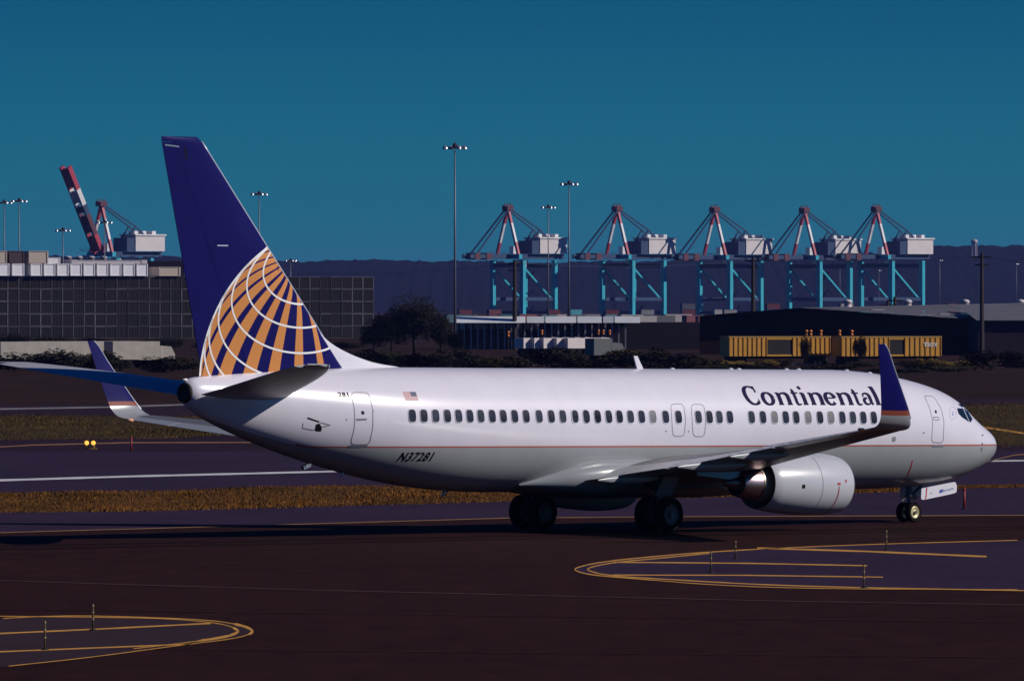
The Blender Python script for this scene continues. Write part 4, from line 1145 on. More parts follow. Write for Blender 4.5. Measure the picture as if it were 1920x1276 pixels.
mast(853, 274, 'tallest-looking lamp mast, rising left of the dock cranes')
mast(1067, 343, 'second-tallest lamp mast, between the first two lowered cranes')
mast(1028, 387, 'lamp mast with dark heads, right beside the nearest crane mast')
mast(486, 362, 'lamp mast whose pole meets the sloping front edge of the blue tail')
mast(36, 375, 'right one of two lamp masts at the far left edge')
mast(8, 378, 'left one of two lamp masts at the far left edge')
mast(118, 430, 'short-looking lamp mast below the raised crane boom', 24)
mast(196, 415, 'lamp mast between the red and white legs of the raised-boom crane', 26)
mast(545, 487, 'low lamp mast just right of the blue tail against the hills', 20)
mast(1575, 497, 'lamp mast low against the hills between the fourth crane legs', 26, 3, 1.0)
mast(1648, 506, 'lamp mast low against the hills left of the fifth crane leg', 26, 3, 1.0)
mast(1762, 487, 'lamp mast low against the hills right of the fifth crane', 26, 3, 1.0)
mast(1906, 494, 'lamp mast low against the hills at the far right edge', 26, 3, 1.0)
# wooden utility poles with wires
WOOD = mat('dark_wood_pole', (.03, .018, .016), .8)
def upole(px, ptop, Y, label):
    zt = Z_(ptop, Y)
    t = empty('utility_pole', (X_(px, Y), Y, 0))
    mb = MB(); mb.tube([(0, 0, 0), (0, 0, zt)], [.42 * Y / 1500, .26 * Y / 1500], 8); mb.build('pole', WOOD, t)
    mb = MB(); mb.bar((-1.3, 0, zt - .6), (1.3, 0, zt - .6), .18, .22); mb.bar((-1.0, 0, zt - 1.7), (1.0, 0, zt - 1.7), .16, .2); mb.build('crossarm', WOOD, t)
    tag(t, label, 'pole', 'utility poles'); return t
upole(965, 487, 1500, 'dark utility pole in front of the first lowered crane')
upole(1412, 482, 1500, 'dark utility pole beside the right leg of the middle crane')
upole(1841, 474, 1300, 'thick dark utility pole near the right edge with wires')
upole(1665, 565, 1420, 'left one of two short dark poles over the yellow boxcars')
upole(1678, 556, 1430, 'right one of two short dark poles over the yellow boxcars')
WIRE = mat('wire', (.20, .20, .24), .5)
def wire(a, b, sag, label):
    mb = MB(); pts = []
    for i in range(17):
        t = i / 16; p = Vector(a).lerp(Vector(b), t); p.z -= sag * 4 * t * (1 - t); pts.append(p)
    mb.tube(pts, .03, 5); o = mb.build('power_line', WIRE); tag(o, label, 'wire', 'wires strung across the port')
P3 = A(1841, 479, 1300); P2 = A(1412, 487, 1500); P1 = A(965, 492, 1500); P0 = A(560, 512, 1650); P4 = A(2150, 492, 1250)
wire(P2, P3, .6, 'power line between the middle pole and the right-hand pole')
wire(P1, P2, .9, 'power line between the two poles in front of the cranes')
wire(P0, P1, .8, 'power line from behind the tail to the first pole')
wire(P3, P4, .8, 'power line leaving the frame at the right')


ONES = ['', 'first', 'second', 'third', 'fourth', 'fifth', 'sixth', 'seventh', 'eighth', 'ninth', 'tenth', 'eleventh', 'twelfth', 'thirteenth', 'fourteenth', 'fifteenth', 'sixteenth', 'seventeenth', 'eighteenth', 'nineteenth']
TENS = ['', '', 'twenty', 'thirty', 'forty', 'fifty', 'sixty']
def ordinal(n):
    if n < 20: return ONES[n]
    t_, o_ = divmod(n, 10)
    return TENS[t_][:-1] + 'ieth' if o_ == 0 else TENS[t_] + '-' + ONES[o_]
# ------------------------------------------------------------------ container stack
CON = [mat('container_maroon', (.016, .006, .005), .6, 0, .3, .3, .6), mat('container_brown', (.013, .006, .005), .6, 0, .3, .3, .6), mat('container_dark', (.008, .005, .005), .6, 0, .3, .3, .6)]
CRAILS = [mat('container_rail_%s' % n_, (g_, g_ * .95, g_ * 1.05), .5, 0, .3, .4, .8) for n_, g_ in (('a', .035), ('b', .07), ('c', .12))]
CSIDE = mat('container_sunlit_side', (.12, .11, .15), .6)  # paler than the body, imitating sun on the right-hand side
def container_meshes(m, side, rail, L=6.1, Hc=2.59, Wc=2.44):
    mb = MB()
    mb.box(-Wc / 2, Wc / 2, 0, L, .0, Hc - .03, 0)
    # door leaves, locking bars on the end wall (y = 0 faces out)
    a = mb.mesh('container', [m]); 
    mb = MB()
    w2 = Wc / 2
    for x in (-w2 - .01, w2 + .01): mb.bar((x, -.05, 0), (x, -.05, Hc), .20, .14, up=(0, 1, 0))
    mb.bar((-w2, -.05, Hc - .06), (w2, -.05, Hc - .06), .14, .14); mb.bar((-w2, -.05, .06), (w2, -.05, .06), .10, .10)
    for x in (-w2 - .01, w2 + .01): mb.bar((x, 0, Hc - .06), (x, L, Hc - .06), .12, .12)
    b = mb.mesh('frame', rail)
    mb = MB()
    for x in (-.75, -.32, .32, .75): mb.tube([(x, -.07, .12), (x, -.07, Hc - .14)], .03, 6)
    mb.bar((0, -.04, .1), (0, -.04, Hc - .12), .05, .05, up=(0, 1, 0))
    c_ = mb.mesh('locking_bar', mat('bar_dark', (.014, .010, .010), .6))
    mb = MB(); mb.box(w2 + .002, w2 + .03, .2, L - .1, .15, Hc - .2); d = mb.mesh('side_panel', side)
    return a, b, c_, d
def put_container(meshes, loc, rz, label, group, name='container'):
    o = link(name, meshes[0], None, loc, rz)
    for nm, me in zip(('frame', 'locking_bar', 'side_panel'), meshes[1:]):
        if nm == 'locking_bar' and not label.startswith('dark container'): continue
        ch = link(nm, me, o)
    tag(o, label, 'container', group); return o
sets = [container_meshes(m, CSIDE, rr_) for m in CON for rr_ in CRAILS]
SY = 2000.0
CYAW = R(25); rowdir = Vector((math.cos(CYAW), math.sin(CYAW), 0)); yaw = CYAW    # end walls turned a little to the right
pitch = 2.52; RH = 2.68
rights = X_(690, SY)
words = ['bottom', 'second', 'third', 'fourth', 'top']
colw = pitch * math.cos(CYAW)
rc = random.Random(11)
for cidx in range(48):
    base = Vector((rights, SY, 0)) - rowdir * (cidx * pitch)
    for r in range(5):
        put_container(sets[rc.randrange(9)], base + Vector((0, 0, r * RH)), yaw, 'dark container in the %s layer, %s column from the right end of the stack' % (words[r], ordinal(cidx + 1)), 'containers in the %s layer of the stack' % words[r])
def stack_at(px): return Vector((rights, SY, 0)) - rowdir * ((690 - px) / (F / SY * colw) * pitch)
WC_ = [mat('reefer_white', (.90, .87, .90), .45, 0, .4, .06, .5), mat('container_cream', (.52, .43, .36), .6, 0, .4, .1, .5), mat('container_plum', (.05, .025, .03), .6), mat('reefer_grey', (.55, .50, .53), .5)]
wset = container_meshes(WC_[0], WC_[0], mat('reefer_rail', (.86, .84, .88), .5)); cset = container_meshes(WC_[1], WC_[1], WC_[1]); pset = container_meshes(WC_[2], WC_[2], WC_[2])
zt = 5 * RH
def top_box(px, zrow, st_, yw, label, group=None, s=1.0):
    p = stack_at(px); p = Vector((X_(px, p.y - .2), p.y - .2, zt + zrow)); o = put_container(st_, p, yw, label, group); o.scale = (s, 1, 1.0); return o
ords = ['leftmost', 'second', 'third', 'fourth', 'fifth', 'sixth', 'seventh', 'eighth', 'rightmost']
for k in range(9):
    top_box(68 + k * 24.8, .05, wset, CYAW, 'white refrigerated container on top of the dark stack, %s of nine in a row' % ords[k], 'white containers on top of the stack', .98)
for k, px in enumerate((6, 34)):
    top_box(px, .05, wset, CYAW, 'white container at the far left of the stack top, %s of a pair' % ('left' if k == 0 else 'right'), 'white containers on top of the stack', 1.05)
top_box(2, 2.75, cset, CYAW, 'cream container on the second tier at the far left edge')
top_box(31, 2.75, pset, CYAW, 'dark plum container on the second tier between two cream ones', s=1.3)
top_box(72, 2.75, cset, CYAW, 'cream container on the second tier right of the plum one', s=1.7)
o = top_box(101, 2.68, wset, CYAW, 'small white box on the second tier beside the cream container', None, .9); o.scale = (1.1, .8, .5)
o = top_box(318, .05, cset, CYAW, 'cream container on the stack top just left of the blue tail', s=1.9); o.scale = (1.9, 1, .75)
o = top_box(205, 2.70, container_meshes(WC_[3], WC_[3], WC_[3]), CYAW, 'long grey container behind the white row on the stack'); o.scale = (6.6, 1, .30)
# low dark sheds with pale vents behind the stack
mb = MB(); x0, x1 = X_(100, 2080), X_(345, 2080); mb.box(x0, x1, 2080, 2110, 0, Z_(489, 2080)); o = mb.build('shed', mat('shed_dark', (.03, .02, .03), .7)); tag(o, 'long dark shed roof showing above the stacked containers', 'shed')
for k, px in enumerate((128, 148, 171, 194)):
    t = empty('roof_vent', (X_(px, 2085), 2085, Z_(489, 2080))); mb = MB(); mb.rev([(0, .8), (.7, .8), (.7, 1.05), (1.1, .6), (1.2, .01)], (0, 0, 0), (0, 0, 1), 10); mb.build('cowl', mat('vent_pale', (.40, .38, .42), .5), t, True)
    tag(t, 'pale roof vent on the dark shed, %s of four' % ['first from left', 'second from left', 'third from left', 'last'][k], 'vent', 'roof vents on the shed')

# ------------------------------------------------------------------ canopy building with white fascia
YB = 1500
t = empty('loading_dock', (X_(1030, YB), YB, 0)); tag(t, 'long low loading dock with a white fascia below the cranes', 'building')
cx = X_(1030, YB)
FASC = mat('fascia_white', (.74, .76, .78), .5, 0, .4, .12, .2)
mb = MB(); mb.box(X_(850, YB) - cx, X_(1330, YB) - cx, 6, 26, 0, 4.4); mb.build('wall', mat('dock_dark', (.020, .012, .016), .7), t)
for k, (a, b) in enumerate(((856, 985), (988, 1020), (1023, 1080), (1083, 1128), (1131, 1150), (1153, 1200))):
    v0 = X_(a, YB) - cx; v1 = X_(b, YB) - cx
    mb = MB(); n = 6
    mb.add([(v0, 0, Z_(605, YB)), (v1, -.8, Z_(605, YB)), (v1, .9, Z_(593, YB)), (v0, 1.7, Z_(593, YB)), (v0, 6, Z_(593, YB)), (v1, 6, Z_(593, YB))], [(0, 1, 2, 3), (3, 2, 5, 4)])
    mb.build('fascia_panel', FASC, t)
rp = random.Random(5)
for k in range(26):
    px = 858 + k * 12.6
    mb = MB(); mb.bar((X_(px, YB) - cx, .6, 0), (X_(px, YB) - cx, .6, Z_(606, YB)), .25, .25, up=(0, 1, 0)); mb.build('post', mat('post_pale', (.35, .33, .36), .6), t)
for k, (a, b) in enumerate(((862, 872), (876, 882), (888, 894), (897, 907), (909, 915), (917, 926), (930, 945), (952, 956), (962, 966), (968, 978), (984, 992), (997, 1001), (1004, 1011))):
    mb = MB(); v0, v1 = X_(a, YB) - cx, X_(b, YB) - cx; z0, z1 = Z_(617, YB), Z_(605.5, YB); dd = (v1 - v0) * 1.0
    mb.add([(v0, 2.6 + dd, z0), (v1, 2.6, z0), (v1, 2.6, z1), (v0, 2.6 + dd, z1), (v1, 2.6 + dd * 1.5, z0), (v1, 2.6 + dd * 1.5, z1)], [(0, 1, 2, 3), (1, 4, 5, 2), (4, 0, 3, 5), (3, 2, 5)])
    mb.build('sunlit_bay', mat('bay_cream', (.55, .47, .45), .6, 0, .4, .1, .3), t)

# ------------------------------------------------------------------ vehicles: trucks and trailers, small in the picture
def truck(px, py, Y, ln, label, bodyc, rz, group=None, ht=2.6, name='box_truck'):
    t = empty(name, (X_(px, Y), Y, 0), rz)
    mb = MB(); mb.box(-ln / 2, ln / 2 - 2.0, -1.2, 1.2, 1.0, 1.0 + ht); mb.build('cargo_box', bodyc, t)
    mb = MB(); x = ln / 2 - 1.9
    mb.add([(x, -1.1, .7), (x + 1.9, -1.1, .7), (x + 1.9, -1.1, 1.6), (x + 1.4, -1.1, 2.5), (x, -1.1, 2.6), (x, 1.1, .7), (x + 1.9, 1.1, .7), (x + 1.9, 1.1, 1.6), (x + 1.4, 1.1, 2.5), (x, 1.1, 2.6)],
           [(0, 1, 2, 3, 4), (9, 8, 7, 6, 5), (0, 5, 6, 1), (1, 6, 7, 2), (2, 7, 8, 3), (3, 8, 9, 4), (4, 9, 5, 0)]); cab = mb.build('cab', bodyc, t)
    mb = MB(); mb.add([(x + 1.42, -.95, 2.45), (x + 1.88, -.95, 1.68), (x + 1.88, .95, 1.68), (x + 1.42, .95, 2.45)], [(0, 1, 2, 3)])
    for q in mb.v: q.x += .02; q.z += .01
    mb.build('windscreen', GLASS, t)
    mb = MB(); mb.box(-ln / 2 + .2, ln / 2 - .3, -.5, .5, .55, .95); mb.build('chassis', DARK, t)
    for wxx in (-ln / 2 + 1.0, -ln / 2 + 2.1, ln / 2 - 1.0):
        for s in (-1, 1):
            mb = MB(); mb.rev([(-.14, .1), (-.14, .42), (-.1, .48), (.1, .48), (.14, .42), (.14, .1)], (wxx, s * 1.05, .48), (0, 1, 0), 12); mb.build('wheel', RUB, t, True)
    tag(t, label, 'truck', group); return t
TW = mat('truck_white', (.72, .64, .62), .45, 0, .4, .08, .6)
for k, (px, w_) in enumerate(((1010, 7), (1030, 7), (1050, 7.5), (1072, 7), (1098, 8))):
    truck(px, 660, 1330, w_, 'white box truck parked in the row above the fuselage, %s from the left' % ['first', 'second', 'third', 'fourth', 'fifth'][k], TW, R(35), 'white trucks parked in a row', 1.5)
# parked pale trailers beyond the trees on the left
for k, (px, Y, ln, lab) in enumerate(((60, 1050, 9, 'pale trailer low at the far left edge behind the tailplane'), (120, 1060, 10, 'pale trailer behind the far winglet, left of it'), (215, 1065, 9, 'pale trailer just right of the far winglet'), (262, 1060, 8, 'pale trailer between the far winglet and the tail'), (1135, 1150, 4.5, 'small grey truck behind the middle of the fuselage'))):
    truck(px, 690, Y, ln, lab, mat('trailer_cream', (.42, .38, .33), .6, 0, .3, .2, .8) if px < 1000 else mat('trailer_grey', (.12, .13, .13), .6), R(28), 'pale trailers parked behind the airfield', 2.1)

# ------------------------------------------------------------------ yellow boxcars
BX = mat('boxcar_yellow', (.62, .30, .035), .55, 0, .4, .18, .8)
BXD = mat('boxcar_rib', (.48, .22, .025), .6)
YR = 1120
def boxcar(px0, px1, door0, door1, label, logo):
    rz = R(20)
    cx_ = (px0 + px1) / 2
    t = empty('boxcar', (X_(cx_, YR), YR, 0), rz)
    S = (F / YR) * math.cos(rz)
    lx = lambda p: (p - cx_) / S
    z0, z1 = 1.05, Z_(632, YR)
    mb = MB(); x0, x1, d0, d1 = lx(px0), lx(px1), lx(door0), lx(door1)
    mb.box(x0, d0, -1.5, 1.5, z0, z1); mb.box(d1, x1, -1.5, 1.5, z0, z1); mb.box(d0, d1, -1.5, 1.5, z1 - .28, z1); mb.box(d0, d1, -1.5, 1.5, z0, z0 + .2)
    mb.build('body', BX, t)
    mb = MB(); mb.box(d0 + .004, d1 - .004, -1.44, -1.30, z0 + .2, z1 - .28); mb.build('doorway_shade', DARK, t)  # black slab standing in for the shade inside the open doorway
    mb = MB(); mb.box(x0 - .05, x1 + .05, -1.55, 1.55, z1, z1 + .12); mb.build('roof', mat('boxcar_roof', (.5, .3, .08), .6), t)
    for (a, b) in ((x0, d0), (d1, x1)):
        n = max(2, int((b - a) / .62))
        for i in range(n + 1):
            x = a + .06 + (b - a - .12) * i / n
            mb = MB(); mb.box(x - .05, x + .05, -1.58, -1.5, z0, z1 - .02); mb.build('side_rib', BXD, t)
    mb = MB(); mb.box(x0 + .3, x1 - .3, -.9, .9, .75, 1.04); mb.build('underframe', DARK, t)
    for bx in (x0 + 1.4, x1 - 1.4):
        mb = MB(); mb.box(bx - 1.0, bx + 1.0, -1.0, 1.0, .45, .74); bg_ = mb.build('bogie', DARK, t)
        for wx_ in (-.8, .8):
            for s in (-1, 1): mb = MB(); mb.rev([(-.06, .05), (-.06, .42), (.06, .42), (.06, .05)], (bx + wx_, s * .78, .44), (0, 1, 0), 14); mb.build('wheel', DARK, bg_, True)
    if logo:
        bm = font_mesh('TBOX', 0, .03)
        lx0, lx1 = lx(logo[0]), lx(logo[1])
        for v_ in bm.verts: v_.co = Vector((lx0 + (lx1 - lx0) * v_.co.x, -1.60, Z_(650, YR) + .55 * v_.co.y))
        finish(bm, 'lettering', mat('boxcar_letter', (.75, .75, .75), .5), t, False)
    tag(t, label, 'boxcar', 'yellow boxcars on the siding'); return t
boxcar(1358, 1550, 1430, 1478, 'yellow ribbed boxcar with open door, left one of two', None)
boxcar(1568, 1758, 1659, 1688, 'yellow ribbed boxcar with white letters at its right end', (1724, 1750))
# rails under the cars
for s in (-.75, .75):
    mb = MB(); mb.bar((-40, s, .08), (60, s, .08), .07, .14); o = mb.build('rail', mat('rail_steel', (.12, .10, .10), .4, .7)); o.location = (X_(1558, YR), YR, 0); o.rotation_euler = (0, 0, R(20)); tag(o, '%s steel rail under the yellow boxcars' % ('nearer' if s < 0 else 'farther'), 'rail', 'rails of the siding')
# orange marker posts
ORA = mat('marker_orange', (.75, .22, .03), .5)
def marker(px, py0, py1, Y, label):
    t = empty('marker_post', (X_(px, Y), Y, 0)); zb_, ztp = Z_(py1, Y), Z_(py0, Y)
    mb = MB(); mb.tube([(0, 0, 0), (0, 0, zb_)], .06, 6); mb.build('stake', WOOD, t)
    mb = MB(); d = (ztp - zb_); mb.rev([(0, .05), (.1, .2), (d * .38, .2), (d * .45, .08), (d * .55, .08), (d * .62, .22), (d * .9, .22), (d, .05)], (0, 0, zb_), (0, 0, 1), 10); mb.build('lantern', ORA, t, True)
    tag(t, label, 'marker', 'orange marker posts')
for px, nm in ((1512, 'first'), (1520, 'second'), (1539, 'third'), (1574, 'fourth'), (1597, 'fifth')):
    marker(px, 618, 630, 1170, '%s orange marker from the left above the yellow boxcars' % nm)
for px, nm in ((1122, 'left'), (1131, 'middle'), (1143, 'right')):
    marker(px, 618, 628, 1420, '%s one of three orange markers beside the loading dock' % nm)
marker(953, 620, 632, 1420, 'orange marker under the left half of the loading dock')
marker(1016, 618, 628, 1420, 'orange marker near the middle of the loading dock')

# ------------------------------------------------------------------ dark hangar with grey roof, right
YHG = 1360
t = empty('hangar', (X_(1500, YHG), YHG, 0)); tag(t, 'wide dark hangar with a low grey roof behind the boxcars', 'building')
cx = X_(1500, YHG)
xs_ = [X_(1312, YHG) - cx, X_(1500, YHG) - cx, X_(1832, YHG) - cx]; zs_ = [Z_(592, YHG), Z_(577.5, YHG), Z_(600, YHG)]
HGD = mat('hangar_wall', (.024, .010, .006), .8, 0, .2, .3, .2)
L_ = 160; sk = 60
v = []
for x, z in zip(xs_, zs_): v += [(x, 0, 0), (x, 0, z), (x + sk, L_, 0), (x + sk, L_, z)]
mb = MB(); mb.add(v, [(0, 4, 5, 1), (4, 8, 9, 5), (8, 10, 11, 9), (0, 1, 3, 2)]); mb.build('wall', HGD, t)
ROOFG = mat('roof_grey', (.13, .13, .15), .7, 0, .3, .2, .15)
# roof panels, one object each, lapped like standing-seam strips
for k in range(16):
    a, b = k / 16, (k + 1) / 16
    for (i, j) in ((1, 2), (0, 1)):
        def rp_(u_, vv_):
            x = xs_[i] + (xs_[j] - xs_[i]) * u_; z = zs_[i] + (zs_[j] - zs_[i]) * u_
            return Vector((x + sk * vv_, -1 + (L_ + 2) * vv_, z + .06 + vv_ * 1.1 + (.05 if k % 2 else 0)))
        if i == 0 and k % 4: continue
        aa, bb = (a, b) if i == 1 else (k / 16, (k + 4) / 16)
        mb = MB(); mb.add([rp_(aa, 0), rp_(bb, 0), rp_(bb, 1), rp_(aa, 1)], [(0, 1, 2, 3)]); mb.build('roof_panel', ROOFG, t)
SKY_ = mat('skylight_pale', (.72, .66, .62), .4)
for k, (px, py) in enumerate(((1642, 577), (1770, 578), (1790, 581), (1815, 586), (1825, 586))):
    u_ = (px - 1500) / (1832 - 1500) ; zz = zs_[1] + (zs_[2] - zs_[1]) * u_
    mb = MB(); x = X_(px, YHG + 20) - cx; mb.box(x - 1.0, x + 1.0, 12, 22, zz + .1, zz + .1 + .5 * .45 + .35); mb.build('skylight', SKY_, t)
t2 = empty('warehouse', (X_(1960, 1330), 1330, 0)); tag(t2, 'plum warehouse wall at the right edge beyond the thick pole', 'building')
mb = MB(); mb.box(X_(1834, 1330) - X_(1960, 1330), 40, 0, 60, 0, Z_(601, 1330)); mb.build('wall', mat('warehouse_plum', (.055, .032, .05), .8, 0, .2, .15, .3), t2)
mb = MB(); x0 = X_(1834, 1330) - X_(1960, 1330); mb.add([(x0 - .2, -.4, Z_(600.5, 1330)), (40, -.4, Z_(600.5, 1330)), (40, 60, 7.25), (x0 - .2, 60, 7.25)], [(0, 1, 2, 3)]); mb.build('roof', ROOFG, t2)
# round roof ventilators
for k, (px, lab) in enumerate(((1590, 'round pale roof ventilator left of the pole pair'), (1702, 'round pale roof ventilator right of the pole pair'), (1810, 'round pale roof ventilator left of the thick utility pole'), (1914, 'round pale roof ventilator at the right edge'))):
    Y = 1500; t = empty('roof_ventilator', (X_(px, Y), Y, Z_(576, Y))); mb = MB(); mb.rev([(0, .95), (.2, .62), (.9, .6), (1.0, .8), (1.35, .55), (1.5, .01)], (0, 0, -.15), (0, 0, 1), 14); mb.build('cowl', mat('vent_bright', (.62, .56, .56), .4), t, True)
    tag(t, lab, 'vent', 'round roof ventilators')

# port clutter: small pale and red vehicles and tanks far off below the cranes
rq = random.Random(21)
CLT = [mat('clutter_pale', (.24, .22, .22), .6), mat('clutter_grey', (.08, .08, .09), .6), mat('clutter_red', (.14, .025, .03), .6), mat('clutter_teal', (.04, .11, .13), .6)]
lots = {}
for i in range(34):
    px = 870 + i * 31 + rq.uniform(-9, 9); Y = rq.uniform(2500, 3400); k = rq.choice([0, 0, 1, 1, 2, 3])
    t = empty('yard_trailer', (X_(px, Y), Y, 0), rq.uniform(.3, .9)); ln = rq.uniform(5, 13)
    mb = MB(); mb.box(-ln / 2, ln / 2, -1.25, 1.25, 1.1, 3.8); mb.build('cargo_box', CLT[k], t)
    mb = MB(); mb.box(-ln / 2 + .2, ln / 2 + 1.2, -.6, .6, .7, 1.08); mb.build('chassis', DARK, t)
    mb = MB()
    for wx_ in (-ln / 2 + 1, ln / 2 - 1):
        mb.rev([(-1.2, .1), (-1.2, .5), (1.2, .5), (1.2, .1)], (wx_, 0, .5), (0, 1, 0), 10)
    mb.build('wheel_set', RUB, t)
    tag(t, '%s trailer far off in the port yard, %s of its colour from the left' % (('pale', 'grey', 'red', 'teal')[k], ordinal(lots.setdefault(k, 0) + 1)), 'trailer', ('pale', 'grey', 'red', 'teal')[k] + ' trailers in the port yard'); lots[k] += 1

# ------------------------------------------------------------------ trees and shrubs
LEAF = [ground_mat('foliage_dark', (.008, .010, .006), (.034, .030, .014), .6, fine=3, spec=.1), ground_mat('foliage_olive', (.016, .014, .007), (.06, .045, .016), .6, fine=3, spec=.1), ground_mat('foliage_dry', (.09, .062, .016), (.26, .17, .04), .6, fine=3, spec=.1)]
BARK = mat('bark', (.03, .02, .016), .9, 0, .2, .3, 3)
def crown_mesh(name, m, rx, ry, rz, zc, n, leaf, seed, lobes=9):
    rg = random.Random(seed); v = []; f = []
    cs = [(Vector((0, 0, zc)), 1.0)] + [(Vector((rg.uniform(-.65, .65) * rx, rg.uniform(-.65, .65) * ry, zc + rg.uniform(-.55, .6) * rz)), rg.uniform(.35, .6)) for _ in range(lobes)]
    for i in range(n):
        c, k = cs[rg.randrange(len(cs))] if rg.random() > .25 else cs[0]
        d = Vector((rg.gauss(0, 1), rg.gauss(0, 1), rg.gauss(0, 1))).normalized()
        rad = (rg.random() ** .33) * k * (.72 if k == 1 else 1)
        p = c + Vector((d.x * rx, d.y * ry, d.z * rz)) * rad
        if p.z < .05: p.z = abs(p.z) * .5 + .05
        a = Vector((rg.gauss(0, 1), rg.gauss(0, 1), rg.gauss(0, 1))).normalized(); b = a.orthogonal().normalized(); s = leaf * rg.uniform(.6, 1.4)
        o = len(v); v += [p - a * s, p + b * s * .5, p + a * s, p - b * s * .5]; f.append((o, o + 1, o + 2, o + 3))
    return mesh_of(name, v, f, m)
def trunk_mesh(h_, r, seed):
    rg = random.Random(seed); mb = MB()
    mb.tube([(0, 0, 0), (.05 * h_ * rg.uniform(-1, 1), 0, h_ * .35), (0, .04 * h_, h_ * .75)], [r, r * .75, r * .3], 8)
    for k in range(6):
        a = rg.uniform(0, 6.28); z = h_ * rg.uniform(.3, .6)
        mb.tube([(0, 0, z), (math.cos(a) * h_ * .16, math.sin(a) * h_ * .16, z + h_ * .14), (math.cos(a) * h_ * .28, math.sin(a) * h_ * .28, z + h_ * .32)], [r * .4, r * .25, r * .08], 6)
    return mb.mesh('trunk', BARK, True)
tree_m = [(crown_mesh('crown', LEAF[0], .42, .42, .40, .60, 7000, .020, 31 + k, 14), trunk_mesh(1.0, .03, 31 + k)) for k in range(3)]
def tree(px, ptop, Y, wpx, label, k, group='trees behind the airfield'):
    h_ = Z_(ptop, Y); t = empty('tree', (X_(px, Y), Y, 0), rq.uniform(0, 6))
    w = wpx / F * Y / .84
    for nm, me in (('crown', tree_m[k][0]), ('trunk', tree_m[k][1])):
        o = link(nm, me, t); o.scale = (w, w, h_)
    tag(t, label, 'tree', group)
tree(778, 552, 1280, 105, 'large dark round tree between the tail and the tall lamp mast', 0)
tree(735, 575, 1290, 70, 'dark tree at the left flank of the large round tree', 1)
tree(826, 582, 1275, 62, 'dark tree at the right flank of the large round tree', 2)
tree(700, 600, 1300, 55, 'lower dark tree nearest the end of the container stack', 1)
tree(855, 618, 1262, 40, 'small dark tree at the foot of the tall lamp mast', 0)
for k, (px, pt, w) in enumerate(((20, 625, 90), (90, 628, 90), (165, 632, 80), (235, 640, 85), (310, 632, 95), (400, 640, 90), (480, 630, 90), (560, 640, 80), (640, 640, 80))):
    tree(px, pt, 1420 + (k % 3) * 15, w, 'dark tree hiding the foot of the container stack, %s from the left' % ordinal(k + 1), k % 3, 'trees in front of the container stack')
shrub_m = [crown_mesh('foliage', LEAF[j], .5, .5, .42, .40, 1100, .05, 60 + j + 3 * q, 7) for j in range(3) for q in range(2)]
def shrub(px, Y, hm, wm, kind, label, group):
    t = empty('shrub', (X_(px, Y), Y, 0), rq.uniform(0, 6)); o = link('foliage', shrub_m[kind * 2 + rq.randrange(2)], t); o.scale = (wm, wm, hm)
    mb = MB(); mb.tube([(0, 0, 0), (0, 0, hm * .5)], [.06, .03], 5); mb.build('stem', BARK, t); tag(t, label, 'shrub', group)
for i in range(58):
    px = -250 + i * 38 + rq.uniform(-14, 14); Y = rq.uniform(960, 1080)
    shrub(px, Y, rq.uniform(.6, .95) if 1330 < px < 1800 else rq.uniform(1.6, 3.2), rq.uniform(3.5, 6.5), 0 if rq.random() < .65 else 1, 'dark shrub in the scrub line beyond the runway, %s from the left' % ordinal(i + 1), 'dark shrubs beyond the runway')
for i in range(22):
    px = 1300 + i * 24 + rq.uniform(-8, 8)
    if 1490 < px < 1690: continue
    ysh = globals().setdefault('ysh_', [0]); ysh[0] += 1
    shrub(px, rq.uniform(1040, 1075), rq.uniform(.9, 1.4), rq.uniform(2.2, 3.4), 2, 'yellowing low shrub along the boxcar siding, %s from the left' % ordinal(ysh[0]), 'yellowing shrubs along the siding')
for i, px in enumerate((1510, 1614)):
    tree(px, 628, 1085, 28, ('small dark tree in front of the left boxcar', 'small dark tree in front of the right boxcar')[i], i, 'small trees by the boxcars')

# ------------------------------------------------------------------ airfield fittings
MKP = mat('marker_wood', (.10, .075, .03), .7, 0, .3, .4, 30)
for (px, y0, y1, lab) in ((1379, 1013, 1047, 'slim edge marker post, farthest left on the right-hand island\'s far side'), (1333, 1033, 1073, 'slim edge marker post in the left part of the right-hand island'), (1662, 993, 1031, 'slim edge marker post on the far edge right of the nose wheel'),
                          (1620, 1057, 1102, 'slim edge marker post at the end of the two inner lines'), (174, 1131, 1181, 'slim edge marker post on the far line of the left island'), (84, 1162, 1218, 'slim edge marker post on the near line of the left island')):
    g = G(px, y1); h_ = (y1 - y0) / F * g.y
    t = empty('edge_marker', g); mb = MB(); mb.tube([(0, 0, 0), (0, 0, h_)], [.022, .02], 8); mb.build('post', MKP, t, True)
    mb = MB()
    for q in (.45, .7, .95): mb.tube([(0, 0, h_ * (q - .07)), (0, 0, h_ * q)], .027, 8)
    mb.build('reflector_band', mat('marker_band', (.30, .24, .10), .5), t, True)
    mb = MB(); mb.rev([(0, .09), (.03, .08), (.035, .02)], (0, 0, 0), (0, 0, 1), 10); mb.build('base', DARK, t)
    tag(t, lab, 'marker post', 'edge marker posts')
